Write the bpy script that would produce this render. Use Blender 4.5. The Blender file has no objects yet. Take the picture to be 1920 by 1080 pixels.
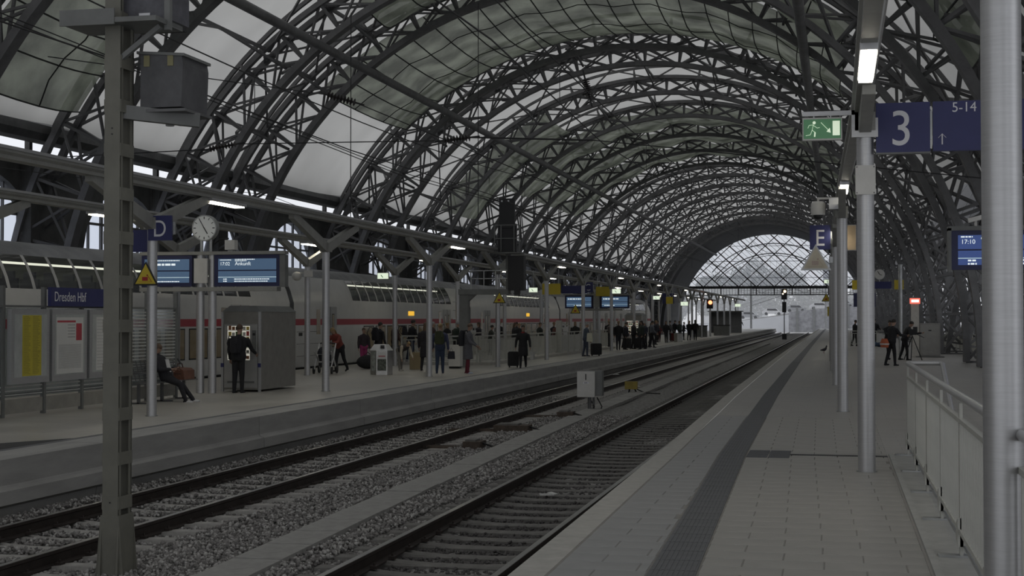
import bpy, bmesh, math, random
import numpy as np
from mathutils import Vector, Matrix
random.seed(7); rng = np.random.default_rng(7)
R = math.radians
S = bpy.context.scene
COL = S.collection

# ------------------------------------------------------------------ camera, sky, exposure
cam_d = bpy.data.cameras.new('camera'); cam = bpy.data.objects.new('camera', cam_d); COL.objects.link(cam)
cam_d.sensor_width = 36.0; cam_d.lens = 36.0 * 2700 / 1920; cam_d.clip_end = 3000
cam.location = (0, 0, 1.85); cam.rotation_euler = (R(90 + 1.2094), 0, R(12.6877))
S.camera = cam
W = bpy.data.worlds.new('overcast_sky'); S.world = W; W.use_nodes = True
wn = W.node_tree.nodes; wl = W.node_tree.links
bg = wn['Background']
tc = wn.new('ShaderNodeTexCoord'); sx = wn.new('ShaderNodeSeparateXYZ'); rp = wn.new('ShaderNodeValToRGB')
wl.new(tc.outputs['Generated'], sx.inputs[0]); wl.new(sx.outputs['Z'], rp.inputs[0]); wl.new(rp.outputs[0], bg.inputs['Color'])
rp.color_ramp.elements[0].color = (0.86, 0.885, 0.94, 1); rp.color_ramp.elements[1].color = (0.92, 0.94, 0.975, 1)
bg.inputs['Strength'].default_value = 1.0
S.view_settings.view_transform = 'Standard'; S.view_settings.look = 'None'
S.view_settings.gamma = 1.0; S.view_settings.use_curve_mapping = False
S.view_settings.exposure = 0.02
S.cycles.use_denoising = True
S.cycles.max_bounces = 8; S.cycles.volume_bounces = 3; S.cycles.diffuse_bounces = 4; S.cycles.glossy_bounces = 3
S.cycles.transmission_bounces = 6; S.cycles.transparent_max_bounces = 12
S.cycles.sample_clamp_indirect = 6.0; S.cycles.caustics_reflective = False; S.cycles.caustics_refractive = False

# ------------------------------------------------------------------ materials
MATS = {}
def mat(name, col, rough=0.6, metal=0.0, var=0.15, scale=3.0, bump=0.0, emit=None, es=0.0, streak=None, spec=0.5):
    m = bpy.data.materials.new(name); m.use_nodes = True; MATS[name] = m
    nt = m.node_tree; n = nt.nodes; l = nt.links; b = n['Principled BSDF']
    b.inputs['Roughness'].default_value = rough; b.inputs['Metallic'].default_value = metal
    b.inputs['Specular IOR Level'].default_value = spec
    c = (*col, 1)
    b.inputs['Base Color'].default_value = c
    if var > 0 or bump > 0:
        t = n.new('ShaderNodeTexCoord'); mp = n.new('ShaderNodeMapping'); no = n.new('ShaderNodeTexNoise')
        l.new(t.outputs['Object'], mp.inputs[0]); l.new(mp.outputs[0], no.inputs['Vector'])
        if streak: mp.inputs['Scale'].default_value = streak
        no.inputs['Scale'].default_value = scale; no.inputs['Detail'].default_value = 6; no.inputs['Roughness'].default_value = 0.65
        if var > 0:
            r = n.new('ShaderNodeValToRGB'); l.new(no.outputs['Fac'], r.inputs[0])
            r.color_ramp.elements[0].position = 0.3; r.color_ramp.elements[1].position = 0.7
            r.color_ramp.elements[0].color = (*[max(0, v * (1 - var)) for v in col], 1)
            r.color_ramp.elements[1].color = (*[min(1, v * (1 + var)) for v in col], 1)
            l.new(r.outputs[0], b.inputs['Base Color'])
        if bump > 0:
            bp = n.new('ShaderNodeBump'); bp.inputs['Strength'].default_value = bump; bp.inputs['Distance'].default_value = 0.05
            l.new(no.outputs['Fac'], bp.inputs['Height']); l.new(bp.outputs[0], b.inputs['Normal'])
    if emit:
        b.inputs['Emission Color'].default_value = (*emit, 1); b.inputs['Emission Strength'].default_value = es
    return m
def translucent(name, col, trans, alpha=1.0, var=0.0, scale=0.5):
    m = bpy.data.materials.new(name); m.use_nodes = True; MATS[name] = m
    nt = m.node_tree; n = nt.nodes; l = nt.links; n.remove(n['Principled BSDF']); out = n['Material Output']
    d = n.new('ShaderNodeBsdfDiffuse'); t = n.new('ShaderNodeBsdfTranslucent'); mx = n.new('ShaderNodeMixShader')
    d.inputs[0].default_value = (*col, 1); t.inputs[0].default_value = (*trans, 1); mx.inputs[0].default_value = 0.5
    if var:
        tc_ = n.new('ShaderNodeTexCoord'); no = n.new('ShaderNodeTexNoise'); no.inputs['Scale'].default_value = scale; no.inputs['Detail'].default_value = 5
        r = n.new('ShaderNodeValToRGB'); l.new(tc_.outputs['Object'], no.inputs['Vector']); l.new(no.outputs['Fac'], r.inputs[0])
        r.color_ramp.elements[0].position = 0.35; r.color_ramp.elements[1].position = 0.65
        r.color_ramp.elements[0].color = (*[v * (1 - var) for v in trans], 1); r.color_ramp.elements[1].color = (*[min(1, v * (1 + var)) for v in trans], 1)
        l.new(r.outputs[0], t.inputs[0])
    l.new(d.outputs[0], mx.inputs[1]); l.new(t.outputs[0], mx.inputs[2]); last = mx
    if alpha < 1:
        tr = n.new('ShaderNodeBsdfTransparent'); m2 = n.new('ShaderNodeMixShader'); m2.inputs[0].default_value = alpha
        l.new(tr.outputs[0], m2.inputs[1]); l.new(mx.outputs[0], m2.inputs[2]); last = m2
    l.new(last.outputs[0], out.inputs[0]); return m
def glass(name, tint=(0.8, 0.85, 0.85), refl=0.12, dirt=0.1):
    m = bpy.data.materials.new(name); m.use_nodes = True; MATS[name] = m
    nt = m.node_tree; n = nt.nodes; l = nt.links; n.remove(n['Principled BSDF']); out = n['Material Output']
    tr = n.new('ShaderNodeBsdfTransparent'); tr.inputs[0].default_value = (*tint, 1)
    g = n.new('ShaderNodeBsdfGlossy'); g.inputs['Roughness'].default_value = 0.05
    lw = n.new('ShaderNodeLayerWeight'); lw.inputs[0].default_value = 0.5
    pw = n.new('ShaderNodeMath'); pw.operation = 'POWER'; pw.inputs[1].default_value = 5.0; l.new(lw.outputs['Facing'], pw.inputs[0])
    ad = n.new('ShaderNodeMath'); ad.operation = 'MULTIPLY_ADD'; ad.inputs[1].default_value = 0.9; ad.inputs[2].default_value = 0.04 + refl * 0.3; l.new(pw.outputs[0], ad.inputs[0])
    mx = n.new('ShaderNodeMixShader'); l.new(ad.outputs[0], mx.inputs[0])
    l.new(tr.outputs[0], mx.inputs[1]); l.new(g.outputs[0], mx.inputs[2])
    df = n.new('ShaderNodeBsdfDiffuse'); df.inputs[0].default_value = (0.6, 0.6, 0.6, 1); m2 = n.new('ShaderNodeMixShader'); m2.inputs[0].default_value = dirt
    l.new(mx.outputs[0], m2.inputs[1]); l.new(df.outputs[0], m2.inputs[2]); l.new(m2.outputs[0], out.inputs[0]); return m

steel = mat('painted_steel', (0.125, 0.125, 0.127), 0.55, 0.0, 0.3, 1.2)
steel_lt = mat('grey_painted_steel', (0.17, 0.175, 0.17), 0.5, 0.0, 0.2, 2)
galv = mat('galvanised_steel', (0.42, 0.43, 0.43), 0.35, 0.7, 0.2, 4)
alu = mat('brushed_aluminium', (0.52, 0.52, 0.525), 0.42, 0.75, 0.07, 6, streak=(1, 1, 14))
stainless = mat('stainless_steel', (0.52, 0.51, 0.49), 0.3, 0.9, 0.15, 5)
beam_m = mat('canopy_grey', (0.30, 0.30, 0.28), 0.5, 0.2, 0.12, 3)
stone_wall = mat('sooty_sandstone', (0.085, 0.085, 0.083), 0.9, 0, 0.35, 0.8, 0.2)
white_paint = mat('white_paint', (0.62, 0.61, 0.58), 0.5, 0, 0.08, 3)
rail_paint = mat('railing_paint', (0.44, 0.44, 0.405), 0.5, 0, 0.08, 4)
black = mat('black_plastic', (0.018, 0.018, 0.02), 0.5, 0, 0.1)
blue = mat('sign_blue', (0.030, 0.034, 0.13), 0.45, 0, 0.08, 4)
white_sign = mat('sign_white', (0.75, 0.75, 0.78), 0.5, 0, 0.03)
yellow = mat('sign_yellow', (0.62, 0.48, 0.04), 0.5, 0, 0.08)
red_m = mat('red_paint', (0.35, 0.02, 0.03), 0.5, 0, 0.1)
rubber = mat('dark_rubber', (0.02, 0.02, 0.02), 0.7)

# ------------------------------------------------------------------ mesh builder
class B:
    def __init__(s): s.v = []; s.f = []
    def add(s, vs, fs):
        o = len(s.v); s.v += [tuple(p) for p in vs]; s.f += [tuple(i + o for i in q) for q in fs]; return s
    def box(s, c, d, rz=0.0, rx=0.0, ry=0.0):
        x, y, z = d[0] / 2, d[1] / 2, d[2] / 2
        vs = [Vector(p) for p in ((-x, -y, -z), (x, -y, -z), (x, y, -z), (-x, y, -z), (-x, -y, z), (x, -y, z), (x, y, z), (-x, y, z))]
        if rz or rx or ry:
            m = Matrix.Rotation(rz, 3, 'Z') @ Matrix.Rotation(ry, 3, 'Y') @ Matrix.Rotation(rx, 3, 'X'); vs = [m @ p for p in vs]
        c = Vector(c)
        return s.add([p + c for p in vs], [(0, 3, 2, 1), (4, 5, 6, 7), (0, 1, 5, 4), (1, 2, 6, 5), (2, 3, 7, 6), (3, 0, 4, 7)])
    def b2(s, a, b):
        return s.box([(a[i] + b[i]) / 2 for i in range(3)], [abs(b[i] - a[i]) for i in range(3)])
    def bar(s, p, q, w, h=None, up=(0, 0, 1)):
        h = h or w; p = Vector(p); q = Vector(q); t = (q - p)
        if t.length < 1e-6: return s
        t.normalize(); u = Vector(up)
        if abs(t.dot(u)) > 0.98: u = Vector((0, 1, 0))
        a = t.cross(u).normalized() * (w / 2); b = a.cross(t).normalized() * (h / 2)
        vs = [p - a - b, p + a - b, p + a + b, p - a + b, q - a - b, q + a - b, q + a + b, q - a + b]
        return s.add(vs, [(0, 3, 2, 1), (4, 5, 6, 7), (0, 1, 5, 4), (1, 2, 6, 5), (2, 3, 7, 6), (3, 0, 4, 7)])
    def tube(s, pts, r, n=8, cap=True):
        pts = [Vector(p) for p in pts]; k = len(pts); rs = r if isinstance(r, (list, tuple)) else [r] * k
        o = len(s.v); prev = None
        for i, p in enumerate(pts):
            t = (pts[min(i + 1, k - 1)] - pts[max(i - 1, 0)]).normalized()
            if prev is None: a = t.orthogonal().normalized()
            else:
                a = prev - t * prev.dot(t); a = a.normalized() if a.length > 1e-6 else t.orthogonal().normalized()
            prev = a; b = t.cross(a)
            for j in range(n):
                an = 2 * math.pi * j / n
                s.v.append(tuple(p + (a * math.cos(an) + b * math.sin(an)) * rs[i]))
        for i in range(k - 1):
            for j in range(n):
                j2 = (j + 1) % n
                s.f.append((o + i * n + j, o + i * n + j2, o + (i + 1) * n + j2, o + (i + 1) * n + j))
        if cap:
            s.f.append(tuple(o + j for j in range(n))[::-1]); s.f.append(tuple(o + (k - 1) * n + j for j in range(n)))
        return s
    def lathe(s, prof, n=20, c=(0, 0, 0), axis='Z'):
        o = len(s.v); k = len(prof)
        for (r, z) in prof:
            for j in range(n):
                a = 2 * math.pi * j / n; x, y = r * math.cos(a), r * math.sin(a)
                p = (x, y, z) if axis == 'Z' else ((x, z, y) if axis == 'Y' else (z, x, y))
                s.v.append((p[0] + c[0], p[1] + c[1], p[2] + c[2]))
        for i in range(k - 1):
            for j in range(n):
                j2 = (j + 1) % n; s.f.append((o + i * n + j, o + i * n + j2, o + (i + 1) * n + j2, o + (i + 1) * n + j))
        s.f.append(tuple(o + j for j in range(n))[::-1]); s.f.append(tuple(o + (k - 1) * n + j for j in range(n)))
        return s
    def prism(s, poly, a, b, axis='Y'):
        n = len(poly)
        def P(u, v, w): return {'Y': (u, w, v), 'X': (w, u, v), 'Z': (u, v, w)}[axis]
        vs = [P(u, v, a) for u, v in poly] + [P(u, v, b) for u, v in poly]
        fs = [tuple(range(n))[::-1], tuple(range(n, 2 * n))] + [(i, (i + 1) % n, n + (i + 1) % n, n + i) for i in range(n)]
        return s.add(vs, fs)
    def ell(s, c, r, n=10, m=7, rot=None):
        o = len(s.v); c = Vector(c)
        for i in range(m + 1):
            t = math.pi * i / m
            for j in range(n):
                a = 2 * math.pi * j / n
                p = Vector((r[0] * math.sin(t) * math.cos(a), r[1] * math.sin(t) * math.sin(a), r[2] * math.cos(t)))
                if rot: p = rot @ p
                s.v.append(tuple(c + p))
        for i in range(m):
            for j in range(n):
                j2 = (j + 1) % n; s.f.append((o + i * n + j, o + (i + 1) * n + j, o + (i + 1) * n + j2, o + i * n + j2))
        return s
    def mesh(s, name):
        me = bpy.data.meshes.new(name); me.from_pydata(s.v, [], s.f)
        bm = bmesh.new(); bm.from_mesh(me); bmesh.ops.remove_doubles(bm, verts=bm.verts, dist=1e-5); bmesh.ops.recalc_face_normals(bm, faces=bm.faces)
        bm.to_mesh(me); bm.free(); return me
    def obj(s, name, m, parent=None, smooth=False, **kw):
        me = s.mesh(name); me.materials.append(m)
        if smooth:
            me.polygons.foreach_set('use_smooth', [True] * len(me.polygons))
            me.set_sharp_from_angle(angle=R(40))
        return link(name, me, parent, **kw)
def tag(o, label=None, cat=None, group=None, kind=None):
    if label: o['label'] = label
    if cat: o['category'] = cat
    if group: o['group'] = group
    if kind: o['kind'] = kind
    return o
def link(name, data, parent=None, label=None, cat=None, group=None, kind=None, loc=None, rz=None):
    o = bpy.data.objects.new(name, data); COL.objects.link(o); o.parent = parent
    if loc: o.location = loc
    if rz is not None: o.rotation_euler = (0, 0, rz)
    return tag(o, label, cat, group, kind)
def thing(name, label, cat, loc=(0, 0, 0), rz=0.0, group=None, kind=None):
    o = bpy.data.objects.new(name, None); COL.objects.link(o); o.location = loc; o.rotation_euler = (0, 0, rz)
    o.empty_display_size = 0.1
    return tag(o, label, cat, group, kind)
def copy_tree(o, parent=None):
    c = o.copy(); COL.objects.link(c); c.parent = parent
    for ch in o.children: copy_tree(ch, c)
    return c
def text(name, body, size, m, parent, loc, rot, extr=0.002, align='LEFT', sx=1.0):
    cu = bpy.data.curves.new(name, 'FONT'); cu.body = body; cu.size = size; cu.extrude = extr; cu.align_x = align
    t = bpy.data.objects.new(name, cu); COL.objects.link(t)
    dg = bpy.context.evaluated_depsgraph_get(); me = bpy.data.meshes.new_from_object(t.evaluated_get(dg))
    bpy.data.objects.remove(t); me.materials.clear(); me.materials.append(m)
    o = link(name, me, parent); o.location = loc; o.rotation_euler = rot; o.scale = (sx, 1, 1); return o
FRONT = (R(90), 0, 0)      # text facing -Y
def poly_mesh(name, co, faces, m, parent=None, **kw):
    me = bpy.data.meshes.new(name); me.from_pydata([tuple(c) for c in co], [], faces); me.materials.append(m)
    return link(name, me, parent, **kw)
# ------------------------------------------------------------------ the hall: vault
XC, ZC, RI = -11.0, 0.40, 16.3
def off_o(p): return 0.95 + 0.95 * math.sin(p) ** 2
def off_m(p): return off_o(p) + 0.35 + 0.45 * math.cos(p) ** 2
def arc(p, o=0.0): return XC + (RI + o) * math.sin(p), ZC + (RI + o) * math.cos(p)
membrane = translucent('roof_membrane', (0.5, 0.5, 0.5), (0.645, 0.635, 0.605), var=0.10, scale=0.25)
net_m = translucent('green_safety_net', (0.17, 0.20, 0.165), (0.40, 0.43, 0.36), alpha=0.90, var=0.55, scale=0.55)
RIBS = [-52, -41, -30, -19, -8, 3.0, 14.0, 22.5, 33.0, 38.7, 46.9, 56.9, 62.9, 77.8, 83.3] + [94.3 + 11.07 * i for i in range(13)]
ceiling = thing('ceiling', 'vaulted train hall roof of steel arch ribs and pale fabric', None, kind='structure')
def rib(Y, near, full=True):
    N = 72; a0, a1 = R(-90), R(91.3)
    b = B()
    def path(o, dy): return [(arc(p, o(p))[0], Y + dy, arc(p, o(p))[1]) for p in [a0 + (a1 - a0) * i / N for i in range(N + 1)]]
    def sweep(pts, w, h):
        o = len(b.v)
        for i, p in enumerate(pts):
            q0 = Vector(pts[max(i - 1, 0)]); q1 = Vector(pts[min(i + 1, N)]); t = (q1 - q0).normalized(); nrm = Vector((t.z, 0, -t.x)); yv = Vector((0, 1, 0)); p = Vector(p)
            for (sy, sn) in ((-1, -1), (1, -1), (1, 1), (-1, 1)): b.v.append(tuple(p + yv * sy * w / 2 + nrm * sn * h / 2))
        for i in range(N):
            for j in range(4):
                j2 = (j + 1) % 4; b.f.append((o + 4 * i + j, o + 4 * i + j2, o + 4 * i + 4 + j2, o + 4 * i + 4 + j))
        b.f.append((o, o + 1, o + 2, o + 3)); b.f.append((o + 4 * N, o + 4 * N + 1, o + 4 * N + 2, o + 4 * N + 3))
    sweep(path(lambda p: 0.0, 0), 0.50, 0.26)
    root = b.obj('arch_rib', steel, ceiling)
    b = B()
    for dy in (-0.55, 0.55): sweep(path(off_o, dy), 0.26, 0.22)
    b.obj('outer_chord', steel, root)
    b = B()
    def sweepc(dy):
        pts = path(off_m, dy); sweep(pts, 0.16, 0.16)
    sweepc(0.0)
    b.obj('membrane_arch', steel, root)
    b = B(); P = 26
    for i in range(P + 1):
        p = a0 + (a1 - a0) * i / P; x0, z0 = arc(p); x1, z1 = arc(p, off_o(p)); xm, zm = arc(p, off_m(p))
        w = 0.11
        for dy in (-0.55, 0.55):
            b.bar((x0, Y, z0), (x1, Y + dy, z1), w)
            if i % 2 == 0: b.bar((x1, Y + dy, z1), (xm, Y, zm), 0.08)
            if i < P:
                p2 = a0 + (a1 - a0) * (i + 1) / P; u0, v0 = arc(p2); u1, v1 = arc(p2, off_o(p2))
                b.bar((x0, Y + dy * .15, z0), (u1, Y + dy, v1), w * .8); b.bar((u0, Y + dy * .15, v0), (x1, Y + dy, z1), w * .8)
        b.bar((x1, Y - .55, z1), (x1, Y + .55, z1), 0.09)
    b.obj('lattice_web', steel, root)
    return root
for i, Y in enumerate(RIBS): rib(Y, i < 15)
# fabric panels between the membrane arches
PL, PR = R(-63), R(66)
def panel(Ya, Yb, pl, pr, o, m, name, sag, parent, nu=40, nv=6, **kw):
    co = []; fs = []
    for i in range(nu + 1):
        p = pl + (pr - pl) * i / nu
        for j in range(nv + 1):
            v = j / nv; x, z = arc(p, o(p) - sag(p, v)); co.append((x, Ya + (Yb - Ya) * v, z))
    for i in range(nu):
        for j in range(nv):
            a = i * (nv + 1) + j; fs.append((a, a + 1, a + nv + 2, a + nv + 1))
    ob = poly_mesh(name, co, fs, m, parent, **kw); ob.data.polygons.foreach_set('use_smooth', [True] * len(fs)); return ob
for Ya, Yb in zip(RIBS[:-1], RIBS[1:]):
    panel(Ya, Yb, PL, PR, lambda p: off_m(p) + 0.1, membrane, 'fabric_panel', lambda p, v: 0.5 * math.sin(math.pi * v) * (Yb - Ya) / 11, ceiling)
panel(RIBS[-1], 256.5, PL, PR, lambda p: off_m(p) + 0.1, membrane, 'fabric_panel', lambda p, v: 0, ceiling)
wob = lambda p, v: 0.55 + 0.55 * math.sin(math.pi * v) + 0.13 * math.sin(p * 34) * math.sin(math.pi * v)
panel(63.5, 77.3, R(-46), R(42), lambda p: off_o(p) + .2, net_m, 'safety_net', wob, ceiling, 90, 8)
panel(39.2, 46.4, R(-60), R(-8), lambda p: off_o(p) + .2, net_m, 'safety_net', wob, ceiling, 60, 8)
panel(57.5, 62.4, R(-30), R(42), lambda p: off_o(p) + .2, net_m, 'safety_net', wob, ceiling, 60, 8)
panel(39.2, 46.4, R(25), R(60), lambda p: off_o(p) + .2, net_m, 'safety_net', wob, ceiling, 60, 8)
for a_, b_ in ((106, 116), (117, 127), (128, 138)):
    panel(a_, b_, R(-50), R(50), lambda p: off_o(p) + .15, net_m, 'safety_net', lambda p, v: 0.35 + 0.4 * math.sin(math.pi * v) + 0.2 * math.sin(p * 23), ceiling, 90, 8)
panel(95, 105, R(-60), R(-28), lambda p: off_o(p) + .15, net_m, 'safety_net', lambda p, v: 0.3 + 0.4 * math.sin(math.pi * v), ceiling, 40, 6)
rope_m = mat('net_rope', (.03, .032, .03), .8)
def ropes(Ya, Yb, pl, pr, step, o, sag, cross):
    b = B(); a = pl
    while a <= pr:
        pts = []
        for j in range(7): v = j / 6; x, z = arc(R(a), o(R(a)) - sag(R(a), v) - .06); pts.append((x, Ya + (Yb - Ya) * v, z))
        for p, q in zip(pts, pts[1:]): b.bar(p, q, .045)
        a += step
    for v in cross:
        n = int((pr - pl) / 3); pts = []
        for i in range(n + 1): p = R(pl + (pr - pl) * i / n); x, z = arc(p, o(p) - sag(p, v) - .06); pts.append((x, Ya + (Yb - Ya) * v, z))
        for p, q in zip(pts, pts[1:]): b.bar(p, q, .035)
    b.obj('net_rope', rope_m, ceiling)
oo = lambda p: off_o(p) + .2
ropes(63.5, 77.3, -46, 42, 4.0, oo, wob, (.3, .62)); ropes(39.2, 46.4, -60, -8, 5, oo, wob, (.5,)); ropes(57.5, 62.4, -30, 42, 6, oo, wob, ()); ropes(39.2, 46.4, 25, 60, 5, oo, wob, (.5,))
# bracing between ribs
def strut_set(Ya, Yb, angs, w, diag):
    b = B()
    for k, a in enumerate(angs):
        x, z = arc(R(a), off_o(R(a))); b.bar((x, Ya, z), (x, Yb, z), w)
        xi, zi = arc(R(a), 0.35); 
        if diag: b.bar((xi, Ya, zi), (x, (Ya + Yb) / 2, z), w * .8); b.bar((xi, Yb, zi), (x, (Ya + Yb) / 2, z), w * .8)
        if k + 1 < len(angs):
            x2, z2 = arc(R(angs[k + 1]), off_o(R(angs[k + 1])))
            if diag: b.bar((x, Ya, z), (x2, Yb, z2), w * .7); b.bar((x2, Ya, z2), (x, Yb, z), w * .7)
    b.obj('purlin_bracing', steel, ceiling)
strut_set(56.9, 62.9, list(range(-78, 80, 11)), 0.13, True)
strut_set(77.8, 83.3, list(range(-78, 80, 11)), 0.13, True)
strut_set(33.0, 38.7, list(range(-78, 80, 11)), 0.13, True)
strut_set(83.3, 94.3, list(range(-72, 80, 14)), 0.11, True)
for i in range(15, len(RIBS) - 1): strut_set(RIBS[i], RIBS[i + 1], list(range(-78, 80, 12)), 0.12, True)
strut_set(22.5, 33.0, [-60, -44, -15, 15, 44, 60], 0.12, False); strut_set(38.7, 46.9, [30, 44, 56, 68, 80], 0.12, True); strut_set(46.9, 56.9, [-44, -15, 15, 44, 60, 72], 0.12, True)
# the long tubes hung under the inner chords
for a in (-37.4, 37.4):
    x, z = arc(R(a), -0.3); B().tube([(x, 14, z), (x, 257, z)], 0.20, 10).obj('ridge_tube', steel, ceiling, True)
# far end: dark lining and glazed gable screen
lining = mat('end_lining', (0.075, 0.078, 0.082), 0.7, 0, 0.2, 0.6)
nu = 60; co = []; fs = []
for i in range(nu + 1):
    p = R(-90) + R(180) * i / nu
    for (o, y) in ((-0.1, 232), (-0.1, 257), (1.6, 257), (1.6, 232)):
        x, z = arc(p, o); co.append((x, y, z))
for i in range(nu):
    for j in range(4): fs.append((i * 4 + j, i * 4 + (j + 1) % 4, i * 4 + 4 + (j + 1) % 4, i * 4 + 4 + j))
poly_mesh('end_lining', co, fs, lining, ceiling)
EY = 256.8
gable = thing('window_1', 'glazed diamond lattice screen closing the far arch', None, kind='structure')
frame = B(); thin = B(); ZB = 7.4
def clip(x0, s, w, bb):
    # line x = x0 + s*(z-ZB), inside the inner circle and above the beam
    z = ZB; 
    pts = []
    for k in range(0, 200):
        z = ZB + k * 0.05; x = x0 + s * (z - ZB)
        if (x - XC) ** 2 + (z - ZC) ** 2 < (RI - 0.1) ** 2: pts.append((x, z))
        elif pts: break
    if len(pts) > 3: bb.bar((pts[0][0], EY, pts[0][1]), (pts[-1][0], EY, pts[-1][1]), w, w)
for k in range(-14, 15):
    x = XC + 0.4 + k * 3.1
    for s in (-1.08, 1.08): clip(x, s, 0.20 if s < 0 else 0.14, frame)
    for q in (1, 2): clip(x + q * 3.1 / 3, -1.08, 0.06, thin)
for z in (9.0, 11.9, 14.6): 
    h = math.sqrt((RI - .1) ** 2 - (z - ZC) ** 2); frame.bar((XC - h, EY, z), (XC + h, EY, z), 0.08)
for rr, zz in ((14.6, 0.9), (13.9, -0.2), (13.5, -0.2)):
    pts = [(XC + rr * math.sin(R(a)), EY + 9, zz + rr * math.cos(R(a))) for a in range(-50, 51, 5)]
    for p, q in zip(pts, pts[1:]): frame.bar(p, q, 0.18 if rr > 13.6 else .1)
frame.obj('lattice_frame', steel, gable); thin.obj('glazing_bars', steel, gable)
hb = math.sqrt(RI ** 2 - (ZB - ZC) ** 2) + .3
bm_ = B(); bm_.b2((XC - hb - 1, EY - .3, 7.1), (XC + hb + 1, EY + .3, 7.55)); bm_.b2((XC - hb - 1, EY - .2, 5.9), (XC + hb + 1, EY + .2, 6.05))
for k in range(-6, 7): bm_.b2((XC + .4 + k * 3.1 - .09, EY - .1, 6), (XC + .4 + k * 3.1 + .09, EY + .1, 7.2))
for k in range(-36, 37): bm_.b2((XC + .4 + k * .52 - .025, EY - .05, 6), (XC + .4 + k * .52 + .025, EY + .05, 7.2))
bm_.obj('transom_beam', steel, gable)
gl = glass('gable_glass', (0.9, 0.92, 0.95), 0.05, 0.06)
pts = [(XC + (RI - .1) * math.sin(R(a)), EY + .05, ZC + (RI - .1) * math.cos(R(a))) for a in range(-64, 65, 4)]
poly_mesh('glass_pane', pts, [tuple(range(len(pts)))], gl, gable)

# ------------------------------------------------------------------ left arcade wall
WX = -28.5
wb = B()
wins = []
edges = [(24.5, 31.5), (33.2, 38.6), (40.5, 47.7), (50.6, 57.8), (59.8, 66.8), (68.9, 77.0), (85.4, 92.6)] + [(94.3 + 11.07 * i + 1.8, 94.3 + 11.07 * i + 9.3) for i in range(12)]
zt, zsill, zspr = 7.0, 2.0, 0
ylast = -6.0
def arch_z(y, y0, y1):
    c = (y0 + y1) / 2; r = (y1 - y0) / 2; return (zt - r * 0.9) + 0.9 * math.sqrt(max(0, r * r - (y - c) ** 2))
for (y0, y1) in edges:
    wb.b2((WX - .5, ylast, -1), (WX, y0, 7.75)); wb.b2((WX - .5, y0, -1), (WX, y1, zsill))
    n = 14
    for i in range(n):
        ya = y0 + (y1 - y0) * i / n; yb = y0 + (y1 - y0) * (i + 1) / n
        za, zb = arch_z(ya, y0, y1), arch_z(yb, y0, y1)
        wb.add([(WX - .5, ya, za), (WX, ya, za), (WX, yb, zb), (WX - .5, yb, zb), (WX - .5, ya, 7.75), (WX, ya, 7.75), (WX, yb, 7.75), (WX - .5, yb, 7.75)],
               [(0, 1, 2, 3), (4, 5, 6, 7), (1, 2, 6, 5), (0, 3, 7, 4)])
    ylast = y1
wb.b2((WX - .5, ylast, -1), (WX, 258, 7.75))
wall_l = wb.obj('wall_left', stone_wall, kind='structure', label='sooty sandstone arcade wall with tall arched windows')
cb = B()
cb.prism([(WX + .1, 8.22), (WX + .75, 8.22), (WX + .95, 8.45), (WX + .95, 8.75), (WX + .6, 8.95), (WX + .1, 8.95)], -6, 258)
cb.b2((WX - .55, -6, 7.6), (WX + .3, 258, 7.78))
cb.obj('cornice', stone_wall, wall_l)
pb = B()
for Y in RIBS: pb.b2((WX - .1, Y - .1, 7.7), (WX + .1, Y + .1, 8.3)); pb.b2((WX - .1, Y - .55, -1), (WX + .45, Y + .55, 7.7))
pb.obj('pilaster', stone_wall, wall_l)
rnd = random.Random(3); pl_ = B()
leaf = mat('cornice_weeds', (0.10, 0.11, 0.05), 0.8, 0, 0.4, 5)
for k in range(520):
    y = 30 + rnd.random() ** 1.6 * 120; x = WX + .3 + rnd.random() * .5; h = .15 + rnd.random() * .45
    pl_.bar((x, y, 8.9), (x + rnd.uniform(-.15, .25), y + rnd.uniform(-.25, .25), 8.95 + h), .03)
    pl_.box((x + rnd.uniform(-.1, .2), y + rnd.uniform(-.2, .2), 8.95 + h * .8), (.12, .10, .05), rnd.random() * 3, rnd.random(), rnd.random())
pl_.obj('cornice_weeds', leaf, None, label='dry weeds sprouting along the left wall cornice', cat='weeds', kind='stuff')
wg = glass('window_glass', (0.78, 0.82, 0.9), 0.08, 0.05)
for wi, (y0, y1) in enumerate(edges):
    fr = B(); n = 7
    for i in range(n + 1):
        y = y0 + (y1 - y0) * i / n; b_ = 0.07 if i % 2 else 0.13
        fr.b2((WX - .3, y - b_ / 2, zsill), (WX - .2, y + b_ / 2, max(zsill + .1, arch_z(min(max(y, y0 + .05), y1 - .05), y0, y1))))
    for z in (3.2, 4.4, 5.6):
        ys = [y0 + (y1 - y0) * i / 40 for i in range(41)]; ok = [y for y in ys if arch_z(y, y0, y1) > z]
        fr.b2((WX - .29, ok[0], z - .05), (WX - .21, ok[-1], z + .05))
    w_ = fr.obj('window_%d' % (wi + 2), steel, None, kind='structure', label='arched multi-pane window in the left arcade wall')
    ys = [y0 + (y1 - y0) * i / 16 for i in range(17)]
    pts = [(WX - .25, y0, zsill)] + [(WX - .25, y, arch_z(y, y0, y1)) for y in ys] + [(WX - .25, y1, zsill)]
    poly_mesh('glass_pane', pts, [tuple(range(len(pts)))], wg, w_)

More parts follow.
